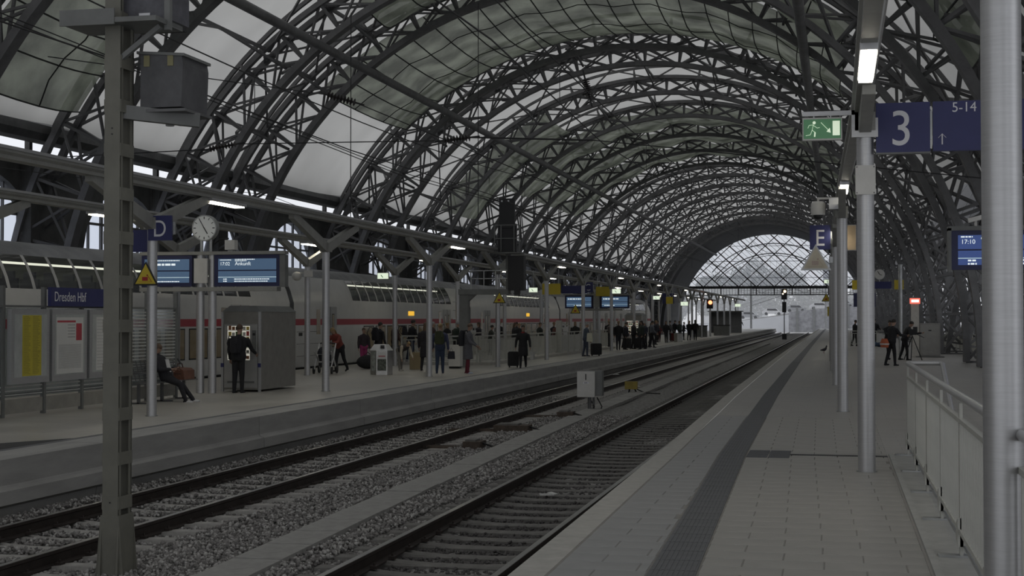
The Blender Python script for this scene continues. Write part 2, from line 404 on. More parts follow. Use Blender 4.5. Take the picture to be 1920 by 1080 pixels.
# ------------------------------------------------------------------ central hall to the right: taller dark vault seen through the legs
cc, cz, cr = 35.5, -4.0, 28.5
ceil2 = thing('ceiling', 'dark neighbouring hall vault beyond the right hand arch legs', None, kind='structure')
membrane2 = translucent('dark_fabric', (0.2, 0.2, 0.2), (0.14, 0.14, 0.145))  # darker and less translucent than the main roof membrane
co = []; fs = []; ys = [10 + i * 25 for i in range(11)]
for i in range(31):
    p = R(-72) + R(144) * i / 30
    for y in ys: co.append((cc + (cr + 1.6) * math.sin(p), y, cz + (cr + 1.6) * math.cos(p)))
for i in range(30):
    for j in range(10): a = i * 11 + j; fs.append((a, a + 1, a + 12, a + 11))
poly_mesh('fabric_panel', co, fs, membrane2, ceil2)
for Y in [36, 47, 58, 69, 80, 91, 102, 124, 146, 168, 190]:
    b = B(); n = 44
    P = [R(-88) + R(150) * i / n for i in range(n + 1)]
    for i in range(n):
        a = [(cc + (cr + o) * math.sin(P[i + k]), Y, cz + (cr + o) * math.cos(P[i + k])) for k in (0, 1) for o in (0, 1.5)]
        b.bar(a[0], a[2], .3); b.bar(a[1], a[3], .25); b.bar(a[0], a[3], .1); b.bar(a[1], a[2], .1); b.bar(a[0], a[1], .1)
    b.obj('arch_rib', steel, ceil2)
wr = B()
for k in range(27): wr.b2((64, k * 9.6, -6), (64.5, k * 9.6 + 5.6, 12)); wr.b2((64, k * 9.6 + 5.6, -6), (64.5, k * 9.6 + 9.6, -1)); wr.b2((64, k * 9.6 + 5.6, 7), (64.5, k * 9.6 + 9.6, 12))
wr.b2((7, 257, 9), (64, 257.5, 30)); wr.b2((7, 257, -6), (64, 257.5, -1.5))
for k in range(19): wr.b2((7 + k * 3, 257, -2), (8.5 + k * 3, 257.5, 9.2))
 
wall_r = wr.obj('wall_right', stone_wall, kind='structure', label='far wall of the neighbouring hall')
gr = B()
for z in (5.2, 7.0):
    gr.b2((7.0, 10, z - .15), (7.4, 250, z + .15))
y = 14.5
while y < 240:
    gr.bar((7.2, y, 5.2), (7.2, y + 1.8, 7.0), .12); gr.bar((7.2, y + 1.8, 5.2), (7.2, y, 7.0), .12); y += 1.8
gr.obj('trim_1', steel, kind='structure', label='lattice girder running along the right hand arch legs')
# ------------------------------------------------------------------ platforms and ground
def paving_mat(name, col, joint, bw, bh, rough, rot=0.0):
    m = bpy.data.materials.new(name); m.use_nodes = True; nt = m.node_tree; n = nt.nodes; l = nt.links; b = n['Principled BSDF']
    t = n.new('ShaderNodeTexCoord'); mp = n.new('ShaderNodeMapping'); br = n.new('ShaderNodeTexBrick'); no = n.new('ShaderNodeTexNoise'); mx = n.new('ShaderNodeMixRGB'); n2 = n.new('ShaderNodeTexNoise')
    mp.inputs['Rotation'].default_value = (0, 0, rot)
    l.new(t.outputs['Object'], mp.inputs[0]); l.new(mp.outputs[0], br.inputs['Vector']); l.new(t.outputs['Object'], no.inputs['Vector']); l.new(t.outputs['Object'], n2.inputs['Vector'])
    br.inputs['Scale'].default_value = 1; br.inputs['Brick Width'].default_value = bw; br.inputs['Row Height'].default_value = bh; br.inputs['Mortar Size'].default_value = 0.004
    br.inputs['Color1'].default_value = (*col, 1); br.inputs['Color2'].default_value = (*[v * .93 for v in col], 1); br.inputs['Mortar'].default_value = (*joint, 1)
    no.inputs['Scale'].default_value = 0.7; no.inputs['Detail'].default_value = 8; n2.inputs['Scale'].default_value = 40
    mx.blend_type = 'MULTIPLY'; mx.inputs[0].default_value = 0.45; l.new(br.outputs[0], mx.inputs[1]); l.new(no.outputs['Fac'], mx.inputs[2])
    hs = n.new('ShaderNodeBrightContrast'); hs.inputs['Bright'].default_value = 0.0; l.new(mx.outputs[0], hs.inputs[0]); l.new(hs.outputs[0], b.inputs['Base Color'])
    rr = n.new('ShaderNodeMapRange'); rr.inputs['To Min'].default_value = rough - .12; rr.inputs['To Max'].default_value = rough + .12; l.new(no.outputs['Fac'], rr.inputs[0]); l.new(rr.outputs[0], b.inputs['Roughness'])
    bp = n.new('ShaderNodeBump'); bp.inputs['Strength'].default_value = 0.08; bp.inputs['Distance'].default_value = .01; l.new(n2.outputs['Fac'], bp.inputs['Height']); l.new(bp.outputs[0], b.inputs['Normal'])
    return m
PAVE = (0.34, 0.33, 0.305)
pave = paving_mat('paving', (0.47, 0.455, 0.425), (0.28, 0.27, 0.25), 0.6, 0.35, 0.42)
pave_l = paving_mat('paving_warm', (0.55, 0.525, 0.47), (0.36, 0.35, 0.32), 0.6, 0.4, 0.38)
slab_m = mat('paving_slab', PAVE, 0.42, 0, 0.16, 0.9)
slab_b = mat('paving_slab_cool', (0.30, 0.30, 0.297), 0.42, 0, 0.16, 0.9)
coping = mat('coping_concrete', (0.40, 0.39, 0.36), 0.75, 0, 0.14, 6, 0.1)
coping_l = mat('platform_edge_concrete', (0.34, 0.335, 0.32), 0.8, 0, 0.2, 2.5, 0.1)
dark_strip = mat('dark_tactile_paving', (0.115, 0.118, 0.125), 0.55, 0, 0.15, 4)
def lerp(tab, y):
    ys = [a for a, _ in tab]; xs = [b for _, b in tab]; return float(np.interp(y, ys, xs))
EDGE = [(-6, -2.28), (10, -2.31), (20, -2.40), (35, -2.60), (60, -2.76), (87, -2.86), (135, -2.94), (262, -3.0)]
STRIP = [(-6, -1.02), (10.3, -1.165), (19.8, -1.38), (35.5, -1.55), (60, -1.66), (118, -1.77), (262, -1.85)]
ys = [-6, 2, 6, 10, 14, 18, 22, 28, 35, 45, 60, 80, 100, 135, 180, 262]
CW = 0.27
def ribbon(tab, off0, off1, z, ys=ys):
    b = B(); o = 0
    for y in ys: b.v += [(lerp(tab, y) + off0, y, z), (lerp(tab, y) + off1, y, z)]
    for i in range(len(ys) - 1): b.f.append((2 * i, 2 * i + 1, 2 * i + 3, 2 * i + 2))
    return b
fb = B()
for i in range(len(ys) - 1):
    a, b_ = ys[i], ys[i + 1]; xa, xb = lerp(EDGE, a) + CW, lerp(EDGE, b_) + CW
    fb.add([(xa, a, 0), (8.6, a, 0), (8.6, b_, 0), (xb, b_, 0)], [(0, 1, 2, 3)])
    fb.add([(8.6, a, 0), (8.6, a, -6), (8.6, b_, -6), (8.6, b_, 0)], [(0, 1, 2, 3)])
floor = fb.obj('floor', pave, None, kind='structure', label='pale paved platform beside the near track')
# coping along the edge, in lengths of about 2 m
y = -4.0; k = 0
while y < 262:
    L = 2.0 if y < 60 else 20.0; y2 = min(y + L - .012, 262); b = B()
    xa, xb = lerp(EDGE, y), lerp(EDGE, y2)
    top = [(xa, y), (xa + CW - .012, y), (xb + CW - .012, y2), (xb, y2)]
    b.add([(x, yy, .004) for x, yy in top] + [(x, yy, -.16) for x, yy in top], [(0, 1, 2, 3), (7, 6, 5, 4), (0, 3, 7, 4), (0, 4, 5, 1), (1, 5, 6, 2), (3, 2, 6, 7)])
    b.obj('coping_stone', coping, floor); y += L
wf = ribbon(EDGE, 0.13, 0.14, 0); b = B()
for i in range(len(ys) - 1):
    a, c = ys[i], ys[i + 1]; b.add([(lerp(EDGE, a) + .14, a, -.1), (lerp(EDGE, a) + .14, a, -1.2), (lerp(EDGE, c) + .14, c, -1.2), (lerp(EDGE, c) + .14, c, -.1)], [(0, 1, 2, 3)])
b.obj('platform_face', coping_l, floor)
# paving slabs near the camera, each a slab
RH, BW = 0.35, 0.60
slabs = []
for r in range(0, 60):
    y0 = 8.4 + r * RH
    e = lerp(EDGE, y0 + RH / 2) + CW; st = lerp(STRIP, y0 + RH / 2)
    for (xa, xb, m_) in ((e + .008, st - .185, slab_b), (st + .185, 0.66, slab_m)):
        x = xa - (BW / 2 if r % 2 else 0)
        while x < xb - .05:
            u0, u1 = max(x, xa), min(x + BW, xb)
            if u1 - u0 > .012: slabs.append((u0, u1, y0, m_))
            x += BW
slabs = slabs[:290]
SLAB_END = slabs[-1][2]
cache = {}
for (u0, u1, y0, m_) in slabs:
    w = max(.008, round(u1 - u0 - .006, 2)); key = (w, m_.name)
    if key not in cache:
        b = B(); h = .006; c = .004; x, yy = w / 2, (RH - .006) / 2
        b.add([(-x, -yy, 0), (x, -yy, 0), (x, yy, 0), (-x, yy, 0), (-x + c, -yy + c, h), (x - c, -yy + c, h), (x - c, yy - c, h), (-x + c, yy - c, h)], [(4, 5, 6, 7), (0, 1, 5, 4), (1, 2, 6, 5), (2, 3, 7, 6), (3, 0, 4, 7)])
        me = b.mesh('paving_slab'); me.materials.append(m_); cache[key] = me
    o = link('paving_slab', cache[key], floor); o.location = ((u0 + u1) / 2, y0 + RH / 2, 0.0 + rng.uniform(0, .0008))
joint_bed = mat('joint_sand', (0.25, 0.24, 0.22), .9)
b = B(); b.add([(lerp(EDGE, 8.4) + CW, 8.4, .0012), (.66, 8.4, .0012), (.66, SLAB_END, .0012), (lerp(EDGE, SLAB_END) + CW, SLAB_END, .0012)], [(0, 1, 2, 3)]); b.obj('joint_bed', joint_bed, floor)
# dark ribbed guidance tiles
TL = 0.45; b = B(); b.box((0, 0, .0035), (.345, TL - .006, .007))
for i in range(9): b.box((-.148 + i * .037, 0, .0085), (.018, TL - .012, .004))
gm = b.mesh('guidance_tile'); gm.materials.append(dark_strip)
y = 8.3; k = 0
while y < 62:
    o = link('guidance_tile', gm, floor); o.location = (lerp(STRIP, y + TL / 2), y + TL / 2, 0.0022)
    o.rotation_euler = (0, 0, -(lerp(STRIP, y + 1.5) - lerp(STRIP, y - .5)) / 2.0); y += TL
ribbon(STRIP, -.172, .172, .006, [62] + [v for v in ys if v > 62]).obj('guidance_strip', dark_strip, floor)
for i in range(2):
    for j in range(3):
        o = link('guidance_tile', gm, floor); o.location = (-1.045 + i * .29, 19.55 + j * .346, .0024); o.rotation_euler = (0, 0, R(90)); o.scale = (1, .62, 1)
b = B(); b.b2((-.74, 19.78, .001), (.66, 20.0, .0075)); b.obj('drain_slot', black, floor)
for i in range(46): B().b2((-.73 + i * .03, 19.80, .0075), (-.712 + i * .03, 19.98, .009)).obj('drain_bar', black, floor)
# kerb the near railing stands on
b = B(); b.b2((.68, -5, 0), (.74, 20.1, .03)); b.b2((.74, -5, 0), (1.25, 20.1, .018)); b.obj('railing_kerb', mat('kerb', (.36, .36, .34), .7, 0, .15), floor)

# left platform
LE = -10.62
lb = B(); lb.add([(LE - .75, -6, 0), (LE - .75, 262, 0), (-19.0, 262, 0), (-19.0, -6, 0)], [(0, 1, 2, 3)])
lb.add([(-19, -6, 0), (-19, 262, 0), (-19, 262, -1.2), (-19, -6, -1.2)], [(0, 1, 2, 3)])
floor_l = lb.obj('floor', pave_l, None, kind='structure', label='wide paved island platform across the tracks')
b = B(); b.b2((LE - .86, -6, 0), (LE - .72, 262, .004)); b.obj('guidance_strip', dark_strip, floor_l)
b = B(); b.add([(-12.4, 17.4, .003), (-11.4, 17.4, .003), (-11.4, 20.4, .003), (-12.4, 18.6, .003)], [(0, 1, 2, 3)]); b.obj('asphalt_patch', mat('asphalt', (.05, .05, .05), .9), floor_l)
eb = B(); eb.prism([(LE - .75, .0), (LE, .0), (LE, -.34), (LE + .02, -.37), (LE + .10, -.40), (LE + .10, -.58), (LE - .12, -.66), (LE - .2, -1.2), (LE - .75, -1.2)], 0, 1)
pm = eb.mesh('edge_block'); pm.materials.append(coping_l)
y = -4
while y < 262:
    L = 5.9 if y < 110 else 30; o = link('edge_block', pm, floor_l); o.location = (0, y, 0.003); o.scale = (1, L - .03, 1); y += L

# track bed
ballast_m = mat('ballast', (0.23, 0.225, 0.215), 0.9, 0, 0.75, 9, 1.0)
dirt_m = mat('dirty_ballast', (0.085, 0.08, 0.078), 0.95, 0, 0.6, 8, 1.0)
gb = B(); nx = 22; gy = [-2 + i * .8 for i in range(130)] + [105 + i * 8 for i in range(21)]
xs = np.linspace(LE - .2, -2.2, nx)
for yv in gy:
    for x in xs:
        z = -.83 + .03 * math.sin(x * 2.1) * math.cos(yv * .7) + rng.uniform(-.012, .012)
        if -7.6 < x < -5.2: z += .05
        gb.v.append((x, yv, z))
for i in range(len(gy) - 1):
    for j in range(nx - 1): a = i * nx + j; gb.f.append((a, a + 1, a + nx + 1, a + nx))
ground = gb.obj('ground', ballast_m, None, kind='structure', label='grey ballast bed between the platforms')
b = B(); b.b2((-4.75, -2, -.86), (-3.2, 262, -.825)); b.obj('oily_bed', dirt_m, ground)
lg = B(); lg.b2((-28.2, -6, -1.2), (-19.0, 262, -.85)); lg.obj('ground', dirt_m, None, kind='structure', label='dark track bed under the standing train')
# loose ballast stones near the camera (stuff)
def stones(name, n, xr, yr, zf, m, size, seed, label, avoid=None, pw=1.0):
    g = np.random.default_rng(seed)
    ico = bmesh.new(); bmesh.ops.create_icosphere(ico, subdivisions=1, radius=1); bv = np.array([v.co[:] for v in ico.verts]); bf = np.array([[v.index for v in f.verts] for f in ico.faces]); ico.free()
    X = g.uniform(*xr, n); Y = yr[0] + (yr[1] - yr[0]) * g.random(n) ** pw
    if avoid is not None: k = ~avoid(X, Y); X, Y = X[k], Y[k]; n = len(X)
    s = g.uniform(.55, 1.25, n) * size; nv = len(bv)
    V = bv[None] * (s[:, None, None] * g.uniform(.6, 1.15, (n, 1, 3))) * g.uniform(.72, 1.2, (n, nv, 1))
    an = g.uniform(0, 6.28, n); ca, sa = np.cos(an)[:, None], np.sin(an)[:, None]; ti = g.uniform(-.7, .7, n); ct, st = np.cos(ti)[:, None], np.sin(ti)[:, None]
    x, y_, z = V[..., 0], V[..., 1], V[..., 2]; y2 = y_ * ct - z * st; z2 = y_ * st + z * ct
    V = np.stack([x * ca - y2 * sa + X[:, None], x * sa + y2 * ca + Y[:, None], z2 + zf(X, Y)[:, None] + g.uniform(-.01, .025, n)[:, None]], -1).reshape(-1, 3)
    F = (bf[None] + (np.arange(n) * nv)[:, None, None]).reshape(-1, 3)
    me = bpy.data.meshes.new(name); me.vertices.add(len(V)); me.vertices.foreach_set('co', V.ravel()); me.loops.add(F.size); me.loops.foreach_set('vertex_index', F.ravel().astype(np.int32))
    me.polygons.add(len(F)); me.polygons.foreach_set('loop_start', np.arange(0, F.size, 3, dtype=np.int32)); me.update(); me.validate(); me.materials.append(m)
    return link(name, me, None, label=label, cat='gravel', kind='stuff')
stone_m = bpy.data.materials.new('ballast_stone'); stone_m.use_nodes = True
nt = stone_m.node_tree; g_ = nt.nodes.new('ShaderNodeNewGeometry'); r_ = nt.nodes.new('ShaderNodeValToRGB')
nt.links.new(g_.outputs['Random Per Island'], r_.inputs[0]); nt.links.new(r_.outputs[0], nt.nodes['Principled BSDF'].inputs['Base Color']); nt.nodes['Principled BSDF'].inputs['Roughness'].default_value = .85
r_.color_ramp.elements[0].color = (.11, .105, .10, 1); r_.color_ramp.elements[1].color = (.46, .45, .43, 1)
e_ = r_.color_ramp.elements.new(.55); e_.color = (.23, .22, .21, 1)
DUCT = [(12.3, -5.92), (20, -6.2), (40, -6.62), (60, -6.75), (150, -6.9)]
def on_sleeper(X, Y, c, y0): return (np.abs(X - c) < 1.34) & (np.abs((Y - y0 + .315) % .63 - .315) < .15)
def av(X, Y): return (np.abs(X - np.interp(Y, [p[0] for p in DUCT], [p[1] for p in DUCT])) < .30) | on_sleeper(X, Y, -3.995, 9.3) | on_sleeper(X, Y, -8.85, 11.3) | (np.abs(X + 4.8) < .09) | (np.abs(X + 8.1) < .09) | (np.abs(X + 9.6) < .09) | (np.abs(X + 3.19) < .09)
gz = lambda X, Y: np.full(len(X), -.79) + np.where((X > -7.5) & (X < -5.35), .05, 0)
stones('ballast', 44000, (-7.7, -4.75), (11.0, 38), gz, stone_m, .027, 1, 'loose grey ballast stones between the two tracks', av, 1.5)
stones('ballast', 30000, (-10.5, -7.7), (13, 48), lambda X, Y: np.full(len(X), -.795) + np.where(X < -9.95, .07, 0), stone_m, .027, 2, 'loose grey ballast stones along the foot of the far platform', av, 1.4)
stone_d = mat('oily_stone', (.085, .08, .078), .8, 0, .5, 20)
stones('ballast', 16000, (-4.75, -2.7), (10.5, 36), lambda X, Y: np.full(len(X), -.825), stone_d, .025, 4, 'oily dark ballast in the near track below the platform edge', av, 1.5)
# concrete cable duct cover between the tracks, a run of slabs
b = B(); b.prism([(-.27, -.78), (.27, -.78), (.27, -.69), (-.27, -.69)], -.49, .49); dm = b.mesh('duct_cover'); dm.materials.append(mat('duct_concrete', (.30, .295, .28), .85, 0, .18, 5, .1))
duct = thing('cable_duct', 'flat concrete cable duct running between the two tracks', 'cable duct', (0, 0, 0))
y = 12.3
while y < 150:
    o = link('duct_cover', dm, duct); o.location = (lerp(DUCT, y), y + .5, .012 * rng.random()); o.rotation_euler = (0, 0, .035 if y < 22 else .015); y += 1.0

# ------------------------------------------------------------------ tracks
rail_m = mat('rail_rust', (0.045, 0.036, 0.032), 0.55, 0.4, .3, 6); head_m = mat('rail_head', (0.50, 0.49, 0.48), 0.28, 0.95, .15, 8, streak=(1, .05, 1))
sleeper_m = mat('concrete_sleeper', (.34, .33, .31), .85, 0, .25, 5, .1); sleeper_d = mat('oily_sleeper', (.155, .15, .14), .8, 0, .25, 5, .1)
def rail_prof(x): return [(x - .07, -.77), (x + .07, -.77), (x + .07, -.755), (x + .012, -.735), (x + .012, -.65), (x + .036, -.635), (x + .036, -.602), (x - .036, -.602), (x - .036, -.635), (x - .012, -.65), (x - .012, -.735), (x - .07, -.755)]
def track(name, label, x0, x1, smat, ya, yb, half):
    t = thing(name, label, 'track')
    for x in (x0, x1):
        r_ = B().prism(rail_prof(x), ya, yb).obj('rail', rail_m, t)
        B().b2((x - .034, ya, -.602), (x + .034, yb, -.598)).obj('running_surface', head_m, r_)
    c = (x0 + x1) / 2
    b = B(); L = half
    prof = [(-L, -.80), (-L, -.74), (-.95, -.74), (-.62, -.775), (-.3, -.795), (.3, -.795), (.62, -.775), (.95, -.74), (L, -.74), (L, -.80)]
    w0, w1 = .135, .105
    vs = [(x, -w0 if z < -.799 else -w1, z) for x, z in prof] + [(x, w0 if z < -.799 else w1, z) for x, z in prof]; n = len(prof)
    top = [(i, i + 1, n + i + 1, n + i) for i in range(n - 1)]
    vs += [(-L, -w0, -.98), (L, -w0, -.98), (-L, w0, -.98), (L, w0, -.98)]
    b.add(vs, top + [tuple(range(n)) + (2 * n + 1, 2 * n), tuple(range(n, 2 * n))[::-1] + (2 * n + 2, 2 * n + 3), (0, n, 2 * n + 2, 2 * n), (n - 1, 2 * n - 1, 2 * n + 3, 2 * n + 1)])
    sm = b.mesh('sleeper'); sm.materials.append(smat)
    cl = B()
    for sx in (x0 - c, x1 - c):
        for d in (-.105, .105): cl.box((sx + d, 0, -.735), (.07, .09, .035)); cl.tube([(sx + d, 0, -.74), (sx + d, 0, -.69)], .014, 6)
    clips = B(); y = ya + .3; k = 0
    while k < 285:
        o = link('sleeper', sm, t); o.location = (c, y, rng.uniform(-.006, .004))
        if y < 45: clips.add([(v[0] + c, v[1] + y, v[2]) for v in cl.v], cl.f)
        y += .63; k += 1
    clips.obj('rail_clips', rail_m, t, kind='stuff')
    return t
track('railway_track', 'near railway track with oily sleepers beside the platform edge', -4.80, -3.19, sleeper_d, 9.0, 262, 1.32)
t2 = track('railway_track', 'far railway track with pale sleepers below the island platform', -9.60, -8.10, sleeper_m, 11.0, 262, 1.32)
for xa, xb in ((-9.48, -9.56), (-7.98, -8.07)):
    b = B(); pr0 = rail_prof(0); n = len(pr0)
    b.add([(u + xa - .14 * (1 if xa < -9 else 1), 11.0, v) for u, v in pr0] + [(u + xb, 46.0, v) for u, v in pr0], [tuple(range(n))[::-1], tuple(range(n, 2 * n))] + [(i, (i + 1) % n, n + (i + 1) % n, n + i) for i in range(n)])
    b.obj('switch_blade', rail_m, t2)
# ------------------------------------------------------------------ canopies: posts with V arms, long beams, lamps
ORD = ['first', 'second', 'third', 'fourth', 'fifth', 'sixth', 'seventh', 'eighth', 'ninth', 'tenth', 'eleventh', 'twelfth', 'thirteenth', 'fourteenth', 'fifteenth', 'sixteenth', 'seventeenth', 'eighteenth', 'nineteenth', 'twentieth']
def emit(name, col, es, base=(.8, .8, .8)):
    return mat(name, base, .4, 0, 0, emit=col, es=es)
lamp_m = emit('lamp_warm', (1.0, 0.93, 0.74), 8.0); lamp_c = emit('lamp_white', (1.0, 0.95, 0.80), 16.0)
exit_w = emit('exit_lamp', (0.86, 1.0, 0.76), 0.75)
def canopy_post(label, x, y, top, r, group, arms=True, span=2.4, zb=4.33):
    t = thing('canopy_post', label, 'post', (x, y, 0), 0, group)
    B().lathe([(r, 0.004), (r, top)], 18).obj('pole', alu, t, True)
    B().lathe([(r + .02, 0.003), (r + .02, .018)], 18).obj('base_ring', galv, t, True)
    if arms:
        for s in (-1, 1):
            b = B(); b.prism([(s * .02, top - .18), (s * .02, top + .08), (s * (span - .35), zb), (s * span, zb), (s * span, zb - .1)], -.07, .07, 'X'); b.obj('arm', beam_m, t)
        B().box((0, 0, top - .04), (.24, .26, .22)).obj('arm_socket', beam_m, t)
    return t
fy = [25.13 + 9.53 * k for k in range(-1, 18)]
for k, y in enumerate(fy): canopy_post('steel canopy post with V arms, %s from the camera in the front row' % ORD[k], -12.65, y, 3.69, .095, 'front row canopy posts on the island platform')
for k, y in enumerate(fy[1:]): canopy_post('steel canopy post with V arms, %s from the camera in the train side row' % ORD[k], -16.8, y + .1, 3.69, .095, 'rear row canopy posts beside the train')
def beam(label, pts, lamps, w=1.0, lm=lamp_m):
    t = thing('canopy_beam', label, 'beam')
    prof = [(-.12, 4.33), (.12, 4.33), (.12, 4.39), (.17, 4.43), (.17, 4.49), (-.17, 4.49), (-.17, 4.43), (-.12, 4.39)]; n = len(prof)
    b = B()
    for (x, y) in pts: b.v += [(x + u * w, y, z) for u, z in prof]
    for i in range(len(pts) - 1):
        for j in range(n): b.f.append((i * n + j, i * n + (j + 1) % n, (i + 1) * n + (j + 1) % n, (i + 1) * n + j))
    b.f += [tuple(range(n)), tuple(range((len(pts) - 1) * n, len(pts) * n))]
    b.obj('beam_profile', beam_m, t)
    b = B()
    for p, q in zip(pts, pts[1:]): b.bar((p[0] + .18 * w, p[1], 4.50), (q[0] + .18 * w, q[1], 4.47), .03, .05)
    b.obj('gutter_lip', alu, t)
    for y in lamps:
        x = float(np.interp(y, [p[1] for p in pts], [p[0] for p in pts]))
        h = B().b2((x - .13 * w, y - .9, 4.27), (x + .13 * w, y + .9, 4.335)).obj('lamp_housing', alu, t)
        B().b2((x - .11 * w, y - .82, 4.245), (x + .11 * w, y + .82, 4.27)).obj('lamp_diffuser', lm, h)
    return t
beam('long grey canopy beam with strip lamps over the front of the island platform', [(-12.65, 10), (-12.65, 206)], [28.4 + 19.06 * k for k in range(9)])
beam('long grey canopy beam with strip lamps over the train side of the island platform', [(-16.8, 10), (-16.8, 206)], [31.2 + 13.6 * k for k in range(12)])
RX = [(-4, .30), (17.9, .30), (29.3, .13), (41, .0), (60, -.12), (100, -.25), (200, -.35)]
beam('canopy beam with bright square lamps above the near platform', [(x, y) for y, x in RX], [14.2 + 13.4 * k for k in range(9)], .62, lamp_c)
big = canopy_post('thick brushed steel post filling the right edge of the picture', .848, 7.9, 5.6, .103, None, False)
rc = [(17.9, .35), (29.34, .12), (41.0, -.01), (52.6, -.12), (64.2, -.2), (75.8, -.26), (87.4, -.3)]
rl = ['steel canopy post carrying the blue track three sign', 'steel canopy post with the pale warning triangle and camera arm', 'steel canopy post under the letter E sign'] + ['steel canopy post on the near platform, %s behind the letter E sign' % o for o in ORD[:4]]
for (y, x), lb_ in zip(rc, rl): canopy_post(lb_, x, y, 4.0 if y > 20 else 4.26, .103, 'posts of the near platform canopy', True, 2.2, 4.33)

# ------------------------------------------------------------------ signs on the near platform
YS = 17.9
s3 = thing('platform_sign', 'blue sign with a large white 3 beside the steel post', 'sign', (.79, YS - .05, 0))
B().box((0, 0, 4.135), (.625, .09, .60)).obj('sign_panel', blue, s3)
text('numeral', '3', .60, white_sign, s3, (-.02, -.048, 3.925), FRONT, .001, 'CENTER', .92)
B().box((0, .0, 3.83), (.635, .1, .02)).obj('bottom_rail', steel_lt, s3)
s5 = thing('platform_sign', 'long blue direction sign reading 5-14 with an upward arrow', 'sign', (1.115, YS - .05, 0))
B().b2((.02, -.045, 3.845), (1.75, .045, 4.435)).obj('sign_panel', blue, s5)
text('lettering', '5-14', .165, white_sign, s5, (.235, -.048, 4.305), FRONT, .001, 'LEFT', .95)
b = B(); b.bar((.125, -.048, 3.92), (.125, -.048, 4.045), .014, .004); b.bar((.127, -.048, 4.05), (.08, -.048, 4.0), .014, .004); b.bar((.123, -.048, 4.05), (.17, -.048, 4.0), .014, .004)
b.obj('arrow', white_sign, s5)
b = B(); b.bar((1.06, -.048, 4.0), (1.14, -.048, 3.93), .014, .004); b.bar((1.14, -.048, 3.93), (1.14, -.048, 4.0), .014, .004); b.obj('arrow', white_sign, s5)
B().b2((-.012, -.05, 3.98), (.012, -.04, 4.33)).obj('divider_bar', galv, s5)
br_ = thing('sign_bracket', 'grey steel bracket plate holding exit sign and track sign', 'bracket', (.35, YS, 0))
B().b2((-.14, -.12, 4.03), (.15, -.085, 4.26)).obj('clamp_plate', alu, br_)
b = B(); b.b2((-.74, -.13, 4.30), (-.10, -.08, 4.355)); b.b2((-.16, -.13, 4.03), (-.08, -.08, 4.355)); b.obj('hanger_arm', alu, br_)
ex = thing('exit_sign', 'lit green emergency exit sign with running figure and arrow', 'exit sign', (-.155, YS - .11, 0))
B().box((0, 0, 4.14), (.47, .07, .275)).obj('sign_case', white_paint, ex)
green = emit('exit_green', (.06, .15, .075), .5, (.05, .15, .075)); exw = emit('exit_picto', (.85, 1, .75), .5, (.8, .9, .75))
B().box((0, -.036, 4.14), (.44, .006, .235)).obj('green_panel', green, ex)
b = B(); q = -.041
b.ell((-.095, q, 4.215), (.019, .003, .019)); b.bar((-.105, q, 4.19), (-.12, q, 4.12), .035, .004); b.bar((-.105, q, 4.185), (-.06, q, 4.15), .014, .004); b.bar((-.06, q, 4.15), (-.03, q, 4.155), .012, .004)
b.bar((-.11, q, 4.19), (-.155, q, 4.185), .013, .004); b.bar((-.155, q, 4.185), (-.17, q, 4.15), .012, .004); b.bar((-.12, q, 4.125), (-.085, q, 4.10), .018, .004); b.bar((-.085, q, 4.10), (-.09, q, 4.045), .016, .004)
b.bar((-.12, q, 4.125), (-.14, q, 4.07), .018, .004); b.bar((-.14, q, 4.07), (-.195, q, 4.06), .015, .004)
b.obj('running_figure', exw, ex)
b = B(); b.bar((-.015, q, 4.215), (.07, q, 4.125), .038, .004); b.add([(.10, q, 4.09), (.05, q, 4.105), (.09, q, 4.15)], [(0, 1, 2)]); b.obj('arrow', exw, ex)
B().box((.165, q, 4.145), (.085, .004, .175)).obj('door_symbol', exw, ex)
b = B()
for x in (-.1, .1): b.b2((x - .008, -.01, 4.277), (x + .008, .01, 4.30))
b.obj('hanger', galv, ex)
wp = thing('cover_plate', 'blank white plate screwed to the steel post under the 3 sign', 'plate', (.35, YS - .115, 3.515))
B().box((0, 0, 0), (.235, .012, .35)).obj('plate', white_paint, wp)
for sx in (-.1, .1):
    for sz in (-.155, .155): B().lathe([(.008, -.007), (.008, -.014)], 8, (sx, 0, sz), 'Y').obj('screw', steel, wp)
# camera dome, letter E, triangle on the following posts
cd_ = thing('surveillance_camera', 'white dome camera hanging from an arm off the second near post', 'camera', (-.34, 29.2, 0))
B().lathe([(.10, 4.17), (.14, 4.13), (.145, 3.98), (.13, 3.90)], 18).obj('housing', white_paint, cd_, True)
B().ell((0, 0, 3.90), (.10, .10, .09)).obj('dome_lens', black, cd_, True)
B().b2((-.02, -.02, 4.17), (.02, .02, 4.24)).b2((-.02, -.03, 4.21), (.5, .03, 4.25)).obj('arm', white_paint, cd_)
B().box((.36, .05, 4.12), (.30, .30, .22)).obj('junction_box', alu, cd_)
def letter_sign(label, ch, loc, w, h, col=blue):
    t = thing('section_sign', label, 'sign', loc); B().box((0, 0, h / 2), (w, .05, h)).obj('sign_panel', col, t)
    text('letter', ch, h * .95, white_sign, t, (0, -.028, h * .16), FRONT, .001, 'CENTER', .85); B().box((w / 2 + .02, .05, h / 2), (.05, .05, h * .5)).obj('bracket', galv, t); return t
letter_sign('faded blue section sign with the letter E', 'E', (-.43, 40.9, 3.76), .56, .68)
